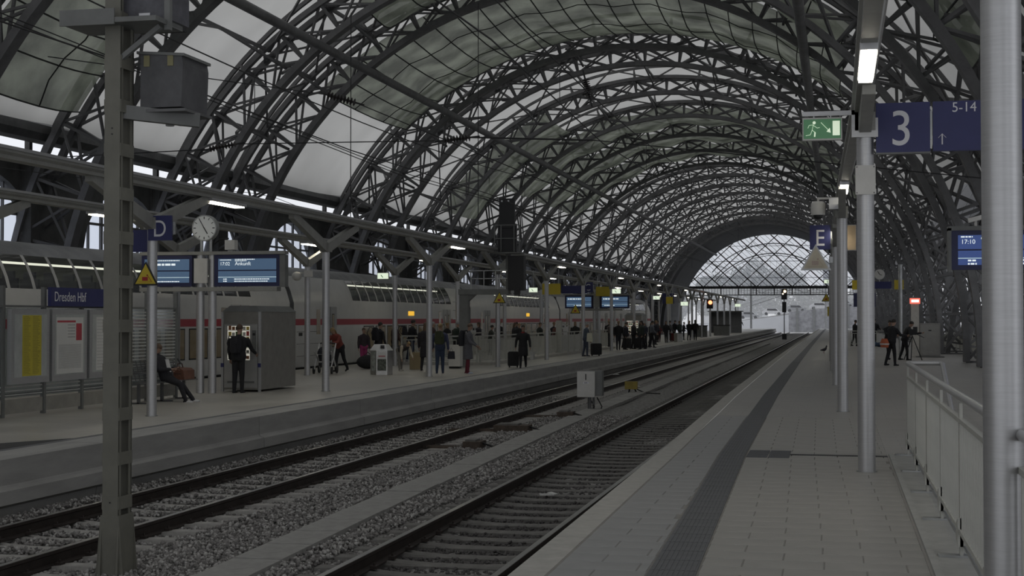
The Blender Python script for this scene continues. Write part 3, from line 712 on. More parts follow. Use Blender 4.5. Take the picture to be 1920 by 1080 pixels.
def tri_sign(label, loc, w, faced, pic, post_dx=.0):
    t = thing('warning_sign', label, 'warning sign', loc); h = w * .87
    rim = black if faced is yellow else galv
    B().prism([(-w / 2, 0), (w / 2, 0), (0, h)], .0, .02).obj('rim', rim, t); k = .80
    B().prism([(-w / 2 * k, h * .07), (w / 2 * k, h * .07), (0, h * .90)], -.006, .0).obj('face', faced, t)
    b = B(); b.box((-.02 * w, -.008, h * .28), (.22 * w, .003, .16 * h)); b.bar((.10 * w, -.008, h * .40), (.24 * w, -.008, h * .18), .05 * w, .003); b.ell((.07 * w, -.008, h * .43), (.03 * w, .002, .03 * w)); b.bar((-.26 * w, -.008, h * .15), (.26 * w, -.008, h * .15), .03 * w, .003)
    b.obj('pictogram', pic, t); B().box((post_dx, .05, h * .4), (.06, .1, .12)).obj('clamp', galv, t); return t
tri_sign('pale faded triangular warning sign on the second near post', (-.39, 29.1, 2.80), .60, mat('faded_yellow', (.62, .57, .45), .6), mat('faded_red', (.50, .40, .34), .6), .3)
b = thing('notice_board', 'tan notice board fixed behind the near platform post', 'board', (.40, 41.2, 3.75)); B().box((0, 0, .35), (.28, .04, .68)).obj('board', mat('tan_board', (.45, .34, .22), .6), b); B().box((0, .03, .35), (.31, .03, .72)).obj('board_frame', galv, b)

# ------------------------------------------------------------------ departure displays
scr = emit('screen_blue', (.085, .15, .25), .55, (.02, .03, .05)); scr_d = emit('screen_dark', (.03, .045, .10), .5, (.02, .02, .04)); scr_w = emit('screen_text', (.75, .85, .9), .75); scr_l = emit('screen_line', (.35, .55, .65), .55)
scr2 = emit('screen_royal', (.05, .09, .28), .6, (.02, .03, .06))
navy = mat('navy_frame', (.022, .026, .085), .45)
def display(parent, x0, x1, z0, z1, y, rows, sm=scr, bold=None):
    d = B().b2((x0, y, z0), (x1, y + .22, z1)).obj('display_case', navy, parent)
    w, h = x1 - x0, z1 - z0; a0, a1, c0, c1 = x0 + w * .06, x1 - w * .05, z0 + h * .12, z1 - h * .12; hh = c1 - c0
    B().b2((a0, y - .004, c0 + hh * .53), (a1, y, c1)).obj('screen', sm, d)
    B().b2((a0, y - .004, c0 + hh * .24), (a1, y, c0 + hh * .48)).obj('screen', sm, d)
    B().b2((a0, y - .004, c0), (a1, y, c0 + hh * .21)).obj('screen', sm, d)
    B().b2((a0, y - .006, c0 + hh * .21), (a1, y - .002, c0 + hh * .24)).obj('screen_line', scr_l, d)
    for (body, sz, fx, fz) in rows:
        if body[0] == '~':
            b = B(); x = a0 + (a1 - a0) * fx; end = min(a1 - .02, x + float(body[1:]) * (a1 - a0)); g = random.Random(int(sz * 999 + fx * 77 + fz * 31)); zz = c0 + hh * fz
            while x < end: wd = sz * g.uniform(.5, 1.6); b.b2((x, y - .006, zz), (min(x + wd, end), y - .0045, zz + sz * .55)); x += wd + sz * .28
            b.obj('screen_text', scr_w, d); continue
        text('screen_text', body, sz, scr_w, d, (a0 + (a1 - a0) * fx, y - .006, c0 + hh * fz), FRONT, .0005)
    return d
g1 = thing('departure_board', 'blue arrivals display reading 17:02 Ankunft on a two-post frame', 'display board', (0, 33.0, 0))
for x in (-15.37, -15.05): B().lathe([(.10, 0.004), (.10, 3.5)], 16, (x, .12, 0)).obj('post', alu, g1, True)
b = B(); b.b2((-16.95, -.02, 3.42), (-13.1, .24, 3.50)); b.b2((-16.95, -.02, 2.52), (-13.3, .24, 2.62)); b.obj('frame_rail', beam_m, g1)
display(g1, -14.95, -13.24, 2.64, 3.41, 0, [('17:02', .12, .03, .72), ('Ankunft', .13, .29, .72), ('~.2', .035, .03, .93), ('~.34', .04, .29, .95), ('~.2', .035, .29, .89), ('~.06', .05, .09, .03), ('~.06', .045, .09, .12), ('~.6', .045, .28, .12), ('~.58', .04, .28, .03)])
display(g1, -16.9, -15.55, 2.64, 3.41, 0, [('~.16', .09, .03, .73), ('~.4', .09, .29, .73), ('~.5', .04, .29, .92), ('~.1', .05, .09, .03), ('~.5', .04, .28, .03)])
B().b2((-13.24, 0.0, 2.62), (-13.1, .22, 3.41)).obj('side_cover', steel_lt, g1)
B().b2((-15.47, -.05, 2.72), (-15.12, .02, 3.33)).obj('service_panel', white_paint, g1)
B().box((-14.55, .1, 3.66), (.26, .2, .24)).obj('aerial_box', white_paint, g1); B().b2((-14.62, .05, 3.5), (-14.48, .15, 3.56)).obj('aerial_foot', galv, g1)
B().tube([(-15.08, .1, 3.5), (-15.02, .1, 3.68), (-14.85, .1, 3.80), (-14.62, .1, 3.82)], .02, 8).obj('cable', rubber, g1)
ck = thing('station_clock', 'round white station clock on top of the arrivals display', 'clock', (-15.21, 33.05, 4.08))
B().lathe([(.31, .09), (.325, .09), (.325, -.09), (.30, -.09), (.30, -.08)], 32, axis='Y').obj('case', galv, ck, True)
B().lathe([(.298, -.081), (.298, -.084)], 32, axis='Y').obj('dial', emit('clock_dial', (.9, .95, .9), .04, (.75, .76, .74)), ck)
for i in range(12):
    a = R(30 * i); L = .06; B().bar((math.sin(a) * .28, -.088, math.cos(a) * .28), (math.sin(a) * (.28 - L), -.088, math.cos(a) * (.28 - L)), .022 if i % 3 == 0 else .015, .004, (0, 1, 0)).obj('hour_mark', black, ck)
a = R(-30); B().bar((-math.sin(a) * .05, -.09, -math.cos(a) * .05), (math.sin(a) * .27, -.09, math.cos(a) * .27), .018, .004, (0, 1, 0)).obj('minute_hand', black, ck)
a = R(148); B().bar((-math.sin(a) * .04, -.092, -math.cos(a) * .04), (math.sin(a) * .17, -.092, math.cos(a) * .17), .024, .004, (0, 1, 0)).obj('hour_hand', black, ck)
b = B()
for x in (-.10, .14): b.lathe([(.04, -.58), (.04, -.27)], 10, (x, 0, 0))
b.obj('stand', galv, ck)
ds = letter_sign('blue section sign with a white letter D on the island platform', 'D', (-12.45, 25.05, 3.32), .48, .47)
t = thing('section_sign', 'dark blue sign half hidden behind the foreground mast', 'sign', (-12.98, 25.3, 3.12)); B().box((0, 0, .21), (.40, .05, .42)).obj('sign_panel', blue, t); B().b2((.17, -.028, .08), (.185, -.026, .32)).obj('white_edge', white_sign, t)
tri_sign('yellow triangular train warning sign on the front island platform post', (-12.72, 25.0, 2.47), .52, yellow, red_m)
g2 = thing('departure_board', 'dark framed departure display reading 17:10 at the right edge', 'display board', (0, 24.1, 0))
display(g2, 1.81, 3.5, 2.63, 3.26, 0, [('~.12', .04, .03, .92), ('17:10', .10, .03, .71), ('~.04', .05, .235, .86), ('Pr', .11, .33, .70), ('~.12', .04, .33, .92), ('~.3', .07, .31, .34), ('~.09', .05, .1, .12), ('~.09', .05, .1, .01), ('~.3', .05, .42, .12), ('~.3', .05, .42, .01)], scr2)
for x in (2.38, 3.2): B().lathe([(.07, 0.004), (.07, 3.35)], 14, (x, .11, 0)).obj('post', alu, g2, True)
b = B(); b.b2((1.76, -.02, 2.60), (1.81, .24, 3.30)); b.b2((1.76, -.02, 3.26), (3.55, .24, 3.33)); b.obj('display_frame', steel_lt, g2)
B().box((2.2, .05, 3.45), (.26, .12, .07), ry=-.25).b2((2.17, .03, 3.33), (2.21, .07, 3.43)).obj('camera_unit', white_paint, g2)
# further boards, letter C, yellow signs, exit lamps
g3 = thing('departure_board', 'distant pair of blue displays on a frame under the C sign', 'display board', (0, 83.5, 0))
display(g3, -15.6, -13.95, 2.44, 3.2, 0, [('~.7', .12, .05, .74), ('~.4', .08, .3, .1)]); display(g3, -13.5, -11.8, 2.44, 3.2, 0, [('~.6', .12, .05, .74), ('~.4', .08, .1, .1)])
for x in (-13.85, -13.6): B().lathe([(.11, 0.004), (.11, 3.3)], 12, (x, .12, 0)).obj('post', alu, g3)
b = B(); b.b2((-15.7, 0, 3.2), (-11.7, .22, 3.28)); b.b2((-15.2, 0, 2.3), (-12.2, .22, 2.42)); b.b2((-13.9, -.03, 2.5), (-13.55, .0, 3.15)); b.obj('frame_rail', beam_m, g3)
letter_sign('small blue section sign with a white letter C in the distance', 'C', (-14.05, 82.5, 3.37), .58, .58)
def panel_sign(label, x0, x1, z0, z1, y, m_, rows=()):
    t = thing('hanging_sign', label, 'sign', ((x0 + x1) / 2, y, z0)); w = x1 - x0
    B().box((0, 0, (z1 - z0) / 2), (w, .06, z1 - z0)).obj('sign_panel', m_, t)
    b = B(); 
    for x in (-w * .4, w * .4): b.b2((x - .015, -.015, z1 - z0), (x + .015, .015, 4.35 - z0))
    b.obj('hanger', galv, t)
    for body, sz, x, z, mm in rows: text('lettering', body, sz, mm, t, (x, -.033, z), FRONT, .0005)
ysig = yellow
panel_sign('yellow ticket sign hanging before the distant displays', -13.2, -12.35, 2.95, 3.45, 65.0, ysig)
panel_sign('blue overhead sign with white lines before the distant displays', -15.6, -14.1, 3.3, 3.75, 82.4, blue)
panel_sign('yellow overhead sign beside the letter C', -13.7, -12.75, 3.15, 3.7, 83.2, ysig)
panel_sign('small yellow square sign hanging far along the island platform', -12.0, -11.5, 2.9, 3.4, 104.0, ysig)
panel_sign('dark blue sign with a white 2 far along the island platform', -13.2, -12.3, 3.0, 3.8, 112.0, blue, [('2', .8, -.1, .1, white_sign)])
panel_sign('blue direction sign over the far end of the near platform', 2.0, 3.45, 3.75, 4.2, 95.0, blue)
panel_sign('yellow square sign beside the far clock', 3.62, 4.2, 3.70, 4.3, 95.0, ysig)
panel_sign('yellow square sign left of the far clock', 1.0, 1.6, 3.70, 4.3, 95.0, ysig)
panel_sign('dark blue display far on the near platform', 1.1, 2.5, 2.6, 3.5, 96.5, navy)
c2_ = thing('station_clock', 'small far clock above the blue direction sign on the right', 'clock', (2.7, 94.6, 4.65)); B().lathe([(.34, .08), (.34, -.08)], 24, axis='Y').obj('case', galv, c2_); B().lathe([(.31, -.081), (.31, -.09)], 24, axis='Y').obj('dial', white_paint, c2_); B().bar((0, -.1, 0), (-.12, -.1, .22), .03).bar((0, -.1, 0), (.14, -.1, -.05), .03).obj('hands', black, c2_)
b = B(); b.b2((-.03, -.03, -.45), (.03, .03, -.33)); b.obj('stand', galv, c2_)
def lamp_box(label, x, y, z, w=.47, hang=4.33):
    t = thing('exit_sign', label, 'exit sign', (x, y, z)); B().box((0, 0, 0), (w, .09, w * .55)).obj('sign_case', white_paint, t); B().box((0, -.047, 0), (w * .94, .004, w * .48)).obj('lit_face', exit_w, t)
    b = B(); b.bar((-.08, -.05, .04), (.0, -.05, -.06), .03, .004, (0, 1, 0)); b.obj('symbol', green, t); B().b2((-.012, -.012, w * .27), (.012, .012, hang - z)).obj('hanger', galv, t)
lamp_box('lit exit sign hanging in front of the double deck train', -17.4, 54.2, 3.52); lamp_box('lit exit sign over the stair railing', -15.3, 73.0, 3.32); lamp_box('lit exit sign right of the distant C displays', -11.15, 74.3, 3.26)
lamp_box('lit exit sign over the waiting crowd', -11.9, 97.5, 3.25); lamp_box('lit exit sign over the far right of the crowd', -11.6, 113.0, 3.0, .6); lamp_box('tiny lit exit sign under the gable beam', -.55, 98.0, 4.3); lamp_box('tiny lit exit sign before the far platform shelter', -9.9, 150.0, 3.2, .6)
sc_ = thing('surveillance_camera', 'cream camera pair on a rear canopy post beside the train', 'camera', (-16.8, 44.2, 3.2)); B().ell((-.28, -.15, .02), (.17, .17, .15)).obj('dome', white_paint, sc_, True); B().box((.12, -.15, .1), (.22, .22, .2)).obj('unit', white_paint, sc_); B().b2((-.3, -.02, .1), (.2, .02, .16)).obj('arm', galv, sc_)

# ------------------------------------------------------------------ foreground mast between the tracks
olive = mat('mast_olive_grey', (.17, .167, .14), .6, 0, .15, 3)
MX, MY = -7.12, 13.4
ms = thing('catenary_mast', 'olive grey latticed steel mast standing between the tracks in front', 'mast', (MX, MY, -.85))
for s in (-1, 1):
    b = B(); y0 = s * .135
    b.b2((-.085, y0 - .010, 0), (.085, y0 + .010, 6.4)); b.b2((.075, min(y0, y0 - s * .055), 0), (.085, max(y0, y0 - s * .055), 6.4)); b.b2((-.085, min(y0, y0 - s * .055), 0), (-.075, max(y0, y0 - s * .055), 6.4)); b.obj('channel', olive, ms)
z = .78
while z < 6.0:
    for sx in (-.089, .089): B().b2((sx - .005, -.14, z), (sx + .005, .14, z + .13)).obj('batten_plate', olive, ms)
    z += .445
for (zz, w) in ((0, .28),):
    b = B(); b.prism([(-.16, 0), (.16, 0), (.10, .72), (-.10, .72)], -.155, -.145); b.prism([(-.16, 0), (.16, 0), (.10, .72), (-.10, .72)], .145, .155); b.prism([(-.2, 0), (.2, 0), (.145, .72), (-.145, .72)], .085, .105, 'X'); b.prism([(-.2, 0), (.2, 0), (.145, .72), (-.145, .72)], -.105, -.085, 'X'); b.obj('base_shoe', olive, ms)
for zz, xx in ((.62, 0.0), (.85, 0), (4.62, 0), (4.56, 0)): B().lathe([(.008, -.146), (.008, -.152)], 8, (xx, 0, zz), 'Y').obj('bolt', black, ms)
b = B(); b.b2((-.50, -.3, 5.66), (.55, .3, 5.71)); b.b2((-.50, -.31, 5.64), (.1, -.29, 5.80)); b.bar((.07, -.1, 5.33), (.5, -.1, 5.64), .05); b.obj('work_platform', steel_lt, ms)
b = B(); b.bar((0.05, 0, 4.80), (.72, .35, 4.74), .10, .14); b.obj('box_bracket', steel_lt, ms)
box_m = mat('weathered_box', (.09, .09, .095), .55, 0, .3, 3)
bx_ = thing('equipment_box', 'grey sheet metal box on a bracket beside the foreground mast', 'box', (MX + .42, MY + .38, 4.0))
bx_.scale = (.9, .9, .95)
b = B(); b.prism([(-.25, 0), (.25, 0), (.27, .46), (.25, .56), (-.25, .59)], -.34, .34); b.obj('body', box_m, bx_)
B().b2((-.29, -.36, -.05), (.31, .36, -.02)).obj('base_tray', steel, bx_); B().prism([(-.29, .58), (.29, .54), (.29, .57), (-.29, .61)], -.36, .36).obj('lid', steel_lt, bx_)
B().lathe([(.05, -.16), (.05, -.03)], 10, (-.05, 0, 0)).obj('cable_gland', galv, bx_); B().lathe([(.05, -.16), (.05, -.03)], 10, (.10, 0, 0)).obj('cable_gland', galv, bx_)
for x in (-.17, .12): B().b2((x - .035, -.352, .44), (x + .035, -.342, .56)).obj('hinge', mat('hinge_khaki', (.25, .23, .12), .6), bx_)
sg = thing('track_signal', 'dark signal housing on the platform at the mast top', 'signal', (MX + .28, MY + .2, 4.90))
B().b2((-.27, -.2, -.02), (.27, .25, .75)).obj('housing', mat('signal_grey', (.10, .10, .115), .5, 0, .3, 8), sg)
B().b2((-.24, -.21, -.08), (.27, .2, -.02)).obj('visor', black, sg); B().b2((.24, -.26, -.14), (.30, -.20, .6)).obj('guard_post', steel_lt, sg); B().b2((-.06, -.215, .0), (.06, -.205, .05)).obj('name_tag', white_sign, sg)

# ------------------------------------------------------------------ trackside boxes
tb = thing('track_signal', 'white trackside box marked 1 on a short dark post', 'track signal', (-6.79, 40.1, -.78))
B().lathe([(.055, -.05), (.055, .5)], 10).b2((.08, .02, -.05), (.13, .12, .45)).obj('post', steel, tb)
B().box((-.08, -.1, .78), (.50, .10, .72)).obj('front_plate', white_paint, tb); B().box((.1, .12, .80), (.52, .34, .70)).obj('housing', steel_lt, tb)
text('numeral', '1', .25, black, tb, (-.08, -.153, .90), FRONT, .001, 'CENTER', 1.3); B().box((-.08, -.152, .82), (.16, .004, .05)).obj('name_tag', white_sign, tb); B().box((-.08, -.155, .82), (.09, .002, .016)).obj('tag_print', black, tb)
for x in (-.02, .2): B().tube([(x, .1, .4), (x + .15, .02, .15), (x + .1, -.05, -.02)], .018, 6).obj('cable', rubber, tb)
yb_ = thing('junction_box', 'small yellow junction box on legs between the tracks', 'box', (-6.92, 49.5, -.80)); B().box((0, 0, .34), (.42, .25, .26)).obj('body', mat('dirty_yellow', (.35, .27, .06), .6, 0, .3), yb_)
for x in (-.06, .12): B().tube([(x, 0, .22), (x * 1.8, .04, -.02)], .03, 6).obj('leg', rubber, yb_)
B().tube([(.2, 0, .2), (.5, .0, .08), (1.0, .05, .06)], .02, 6).obj('cable', rubber, yb_)
rusty = mat('rusty_iron', (.085, .065, .05), .7, .2, .4, 8)
def point_machine(label, x, y, w):
    t = thing('point_machine', label, 'point machine', (x, y, -.78)); B().box((0, 0, .10), (w, .5, .18)).obj('casing', rusty, t); B().box((-w * .1, 0, .20), (w * .6, .4, .05)).obj('lid', sleeper_d, t)
    B().bar((-w / 2, .1, .06), (-w / 2 - 1.1, .12, .05), .05).bar((-w / 2, -.1, .06), (-w / 2 - 1.1, -.08, .05), .05).obj('throw_rod', rusty, t); B().tube([(w / 2, 0, .15), (w / 2 + .2, -.1, .1), (w / 2 + .45, -.25, .0)], .025, 6).obj('hose', rubber, t)
point_machine('low rusty point machine nearest the camera between the tracks', -7.05, 27.9, .35); point_machine('rusty point machine with a hose in the middle of the switch', -7.25, 32.3, .8); point_machine('small rusty point box just before the white box marked 1', -6.92, 37.2, .4)
litter = mat('litter_white', (.6, .6, .58), .7)
for i, (x, y, lb_) in enumerate([(-9.35, 62.0, 'white litter lying on the far rail beyond the box'), (-7.5, 55.0, 'white scrap of paper on the ballast past the yellow box'), (-4.2, 21.0, 'white scrap of paper between the near rails')]):
    b = B(); b.box((0, 0, .02), (.22, .1, .02), .4); b.box((.08, .05, .03), (.12, .12, .015), 1.2, .2); b.obj('litter', litter, None, label=lb_, cat='litter', loc=(x, y, -.78 if i else -.6))

# ------------------------------------------------------------------ railings
rl_ = thing('railing', 'pale steel railing with vertical bars at the near right', 'railing', (.93, 0, 0))
py = [20.0 - 2.1 * k for k in range(8)]
for y in py:
    p = B(); p.b2((-.012, y - .05, .02), (.012, y + .05, 1.20)); p = p.obj('post', rail_paint, rl_); B().b2((-.17, y - .06, .018), (.17, y + .06, .034)).obj('foot_plate', galv, p); B().prism([(y - .05, .32), (y + .13, .26), (y + .13, .14), (y - .05, .10)], -.03, .03, 'X').obj('gusset', rail_paint, p)
B().tube([(0, 5.0, 1.25), (0, 19.95, 1.25), (.03, 20.1, 1.25), (.42, 20.1, 1.25), (.45, 20.0, 1.24), (.45, 18.0, .55)], .032, 10).obj('handrail', alu, rl_, True)
B().b2((-.02, 5, 1.05), (.02, 20, 1.085)).obj('mid_rail', rail_paint, rl_); B().b2((-.02, 5, .20), (.02, 20, .235)).obj('bottom_rail', rail_paint, rl_)
bm2 = B().b2((-.008, -.008, .235), (.008, .008, 1.05)).mesh('baluster'); bm2.materials.append(rail_paint)
y = 5.15
while y < 19.9:
    o = link('baluster', bm2, rl_); o.location = (0, y, 0); y += .115
B().tube([(.02, 5, .10), (.02, 19.8, .10)], .012, 8).obj('cable_rail', galv, rl_)
def fence(name, label, p0, p1, n, solid=True, h=1.05):
    p0 = Vector(p0); p1 = Vector(p1); d = p1 - p0; L = d.length; t = thing(name, label, 'railing', tuple(p0), math.atan2(d.y, d.x))
    B().b2((0, -.03, h - .05), (L, .03, h)).obj('top_rail', rail_paint, t)
    for i in range(n + 1): B().b2((L * i / n - .03, -.04, 0.003), (L * i / n + .03, .04, h - .05)).obj('post', rail_paint, t)
    k = L / n
    for i in range(n):
        if solid: B().b2((L * i / n + .08, -.012, .18), (L * (i + 1) / n - .08, .012, h - .17)).obj('infill_panel', rail_paint, t)
        else:
            b = B(); m_ = max(3, int(k / .13))
            for j in range(1, m_): b.b2((L * i / n + k * j / m_ - .01, -.01, .2), (L * i / n + k * j / m_ + .01, .01, h - .2))
            b.b2((L * i / n, -.012, .16), (L * (i + 1) / n, .012, .2)); b.b2((L * i / n, -.012, h - .2), (L * (i + 1) / n, .012, h - .16)); b.obj('bar_panel', rail_paint, t)
    return t
fence('railing', 'pale panel railing along the right rear of the near platform', (6.75, 72, 0), (6.6, 104, 0), 14)
fence('railing', 'short pale railing behind the people on the near platform', (.9, 97, 0), (3.4, 97, 0), 3, False)
fence('railing', 'pale stair railing facing the tracks on the island platform', (-13.8, 55.5, 0), (-13.8, 71.5, 0), 7, False, 1.17)
fence('railing', 'pale panelled stair railing continuing past the wide post', (-13.6, 71.9, 0), (-13.6, 88, 0), 9, True, 1.17)
fence('railing', 'pale stair railing on the train side of the stairwell', (-17.0, 55.5, 0), (-17.0, 88, 0), 14, False, 1.17)
fence('railing', 'pale stair railing closing the near end of the stairwell', (-17.0, 55.4, 0), (-13.9, 55.4, 0), 2, False, 1.17)
wpst = thing('gate_post', 'wide pale post between the stair railing panels', 'post', (-13.7, 71.7, 0)); B().b2((-.14, -.12, .003), (.14, .12, 1.75)).obj('post', rail_paint, wpst); B().bar((0, 0, 1.7), (.6, .5, 1.4), .05).obj('brace', rail_paint, wpst)
kb = B(); kb.b2((-17.2, 55.1, 0.001), (-13.3, 88.2, .12)); kb.obj('stair_kerb', coping, floor_l)
# cabinet, help pillar
cbn = thing('electrical_cabinet', 'grey steel control cabinet beside the help pillar', 'cabinet', (4.33, 71.3, 0)); B().box((0, 0, .82), (.95, .55, 1.6)).obj('body', mat('cabinet_grey', (.27, .265, .25), .55, 0, .12), cbn); B().box((0, -.285, .82), (.85, .02, 1.45)).obj('door', mat('cabinet_door', (.30, .295, .28), .5, 0, .1), cbn); B().box((0, -.30, 1.28), (.14, .01, .05)).obj('handle', black, cbn); B().box((0, 0, .03), (1.3, .8, .05)).obj('base', steel_lt, cbn)
hp = thing('help_point', 'tall pale help pillar with a glowing red top', 'help point', (3.66, 71.2, 0)); B().box((0, 0, 1.28), (.36, .3, 2.55)).obj('column', mat('pillar_cream', (.5, .48, .44), .5), hp); B().box((0, 0, 2.68), (.46, .4, .26)).obj('red_lamp', emit('red_glow', (1, .18, .12), 1.0, (.5, .05, .05)), hp); B().box((0, -.21, 2.68), (.34, .02, .12)).obj('lamp_core', emit('red_core', (1, .75, .65), 2.2), hp); B().box((0, -.155, 1.3), (.2, .01, .3)).obj('call_panel', black, hp)
pst = thing('signal_post', 'slim galvanised pole near the help pillar', 'pole', (3.2, 76.0, 0)); B().lathe([(.10, .003), (.10, 4.6)], 12).obj('pole', galv, pst); B().lathe([(.14, .002), (.14, .03)], 12).obj('base_ring', galv, pst)

# ------------------------------------------------------------------ windscreen with poster cases
ws = thing('windscreen', 'glass platform windscreen with frosted stripes behind the bench', 'windscreen', (-15.1, 0, 0))
wy = [21.1, 22.55, 24.0, 25.43, 26.87, 28.3, 29.75, 31.2]
for y in wy: B().b2((-.04, y - .04, 0.003), (.04, y + .04, 2.46)).obj('post', steel_lt, ws)
pg = glass('windscreen_glass', (.80, .84, .84), .15, .12); fro = mat('frosted_stripe', (.55, .56, .54), .7)
for i, (a, c) in enumerate(zip(wy, wy[1:])):
    p = B().b2((-.006, a + .05, .36), (.006, c - .05, 2.05)).obj('glass_pane', pg, ws)
    b = B(); zz = .40; k = 0
    while zz < (2.0 if i >= 5 else .62): b.b2((.007, a + .05, zz), (.009, c - .05, zz + .022 + .004 * (k % 3))); zz += .075; k += 1
    b.obj('frosted_stripe', fro, p)
    B().b2((-.02, a + .05, .06), (.02, c - .05, .33)).obj('kick_board', mat('kick_grey', (.30, .29, .26), .6), ws)
    B().b2((-.03, a, 2.06), (.03, c, 2.10)).obj('top_rail', steel_lt, ws)
paper = mat('poster_paper', (.66, .66, .64), .5, 0, .04); ypaper = mat('timetable_yellow', (.55, .47, .05), .5, 0, .08, 3); print_g = mat('print_grey', (.38, .38, .38), .6); print_r = mat('print_red', (.45, .06, .08), .6)
def case(label, y0, y1, z0=.62, z1=2.03):
    t = thing('poster_case', label, 'poster case', (-15.03, (y0 + y1) / 2, z0)); w, h = y1 - y0 - .1, z1 - z0
    B().b2((0, -w / 2, 0), (.09, w / 2, h)).obj('case_body', alu, t); B().b2((.09, -w / 2 + .10, .12), (.095, w / 2 - .10, h - .1)).obj('backing', mat('case_back', (.42, .44, .43), .5), t); return t, w, h
t, w, h = case('poster case with a yellow departures timetable', 24.0, 25.43); ys_ = B().b2((.095, -.30, .14), (.099, .36, h - .12)).obj('timetable_sheet', ypaper, t)
b = B()
for i in range(46): b.b2((.0992, -.27, .18 + i * .024), (.0996, -.27 + .25 * rng.uniform(.7, 1), .188 + i * .024)); b.b2((.0992, .05, .18 + i * .024), (.0996, .05 + .28 * rng.uniform(.6, 1), .188 + i * .024))
b.obj('print_lines', mat('print_olive', (.25, .22, .05), .6), ys_)
t, w, h = case('poster case with a white notice and red block', 25.43, 26.87); ys_ = B().b2((.095, -.52, .14), (.099, .50, h - .16)).obj('notice_sheet', paper, t)
B().b2((.0992, -.5, h - .26), (.0998, .2, h - .22)).obj('red_header', print_r, ys_); B().b2((.0992, .22, h - .62), (.0998, .44, h - .28)).obj('red_block', print_r, ys_)
b = B()
for i in range(22): b.b2((.0992, -.45, .24 + i * .022), (.0996, .42, .25 + i * .022))
for i in range(5): b.b2((.0992, -.1, h - .32 - i * .06), (.0996, .18, h - .30 - i * .06))
b.obj('print_lines', print_g, ys_)
t, w, h = case('poster case partly hidden by the foreground mast', 26.87, 28.3); ys_ = B().b2((.095, -.40, .16), (.099, .3, h - .15)).obj('notice_sheet', paper, t); b = B()
for i in range(16): b.b2((.0992, -.38, .22 + i * .065), (.0996, .2, .228 + i * .065))
b.obj('print_lines', print_g, ys_)
nm = thing('station_name_sign', 'blue station name sign reading Dresden Hbf above the poster cases', 'sign', (-15.03, 25.46, 2.09)); B().b2((0, 0, 0), (.07, 2.9, .37)).obj('sign_panel', blue, nm)
text('lettering', 'Dresden Hbf', .27, white_sign, nm, (.072, .12, .10), (R(90), 0, R(90)), .001, 'LEFT', .86)
# bench and bag
bn = thing('bench', 'dark wire mesh bench with armrests in front of the windscreen', 'bench', (-14.70, 29.7, 0))
b = B()
for i in range(12): b.b2((-.22 + i * .04, -1.35, .44), (-.205 + i * .04, 1.35, .455))
for i in range(28): b.b2((-.23, -1.35 + i * .1, .437), (.24, -1.335 + i * .1, .446))
b.obj('seat', steel, bn); b = B()
for i in range(8): b.b2((-.27 - i * .012, -1.35, .52 + i * .05), (-.255 - i * .012, 1.35, .535 + i * .05))
for i in range(14): b.bar((-.25, -1.35 + i * .2, .48), (-.36, -1.35 + i * .2, .92), .014)
b.obj('backrest', steel, bn)
for y in (-1.1, 0, 1.1):
    B().b2((-.03, y - .03, .003), (.03, y + .03, .44)).b2((-.2, y - .03, .003), (.25, y + .03, .03)).obj('leg', steel, bn); B().bar((-.25, y + .1, .66), (.2, y + .1, .66), .03).bar((.2, y + .1, .66), (.2, y + .1, .45), .03).obj('armrest', steel, bn)
bag = thing('travel_bag', 'brown leather bag lying on the bench beside the seated man', 'bag', (-14.68, 30.55, .458))
bag.scale = (.85, .85, .85); B().prism([(-.28, 0), (.28, 0), (.26, .24), (.18, .30), (-.18, .32), (-.27, .26)], -.33, .33).obj('body', mat('brown_leather', (.16, .07, .045), .55, 0, .25, 6), bag); B().tube([(.0, -.2, .30), (.0, -.12, .42), (.0, .12, .42), (.0, .2, .30)], .014, 6).obj('handle', mat('dark_leather', (.08, .04, .03), .6), bag); B().b2((-.2, -.335, .14), (.2, .335, .17)).obj('strap', MATS['dark_leather'], bag)
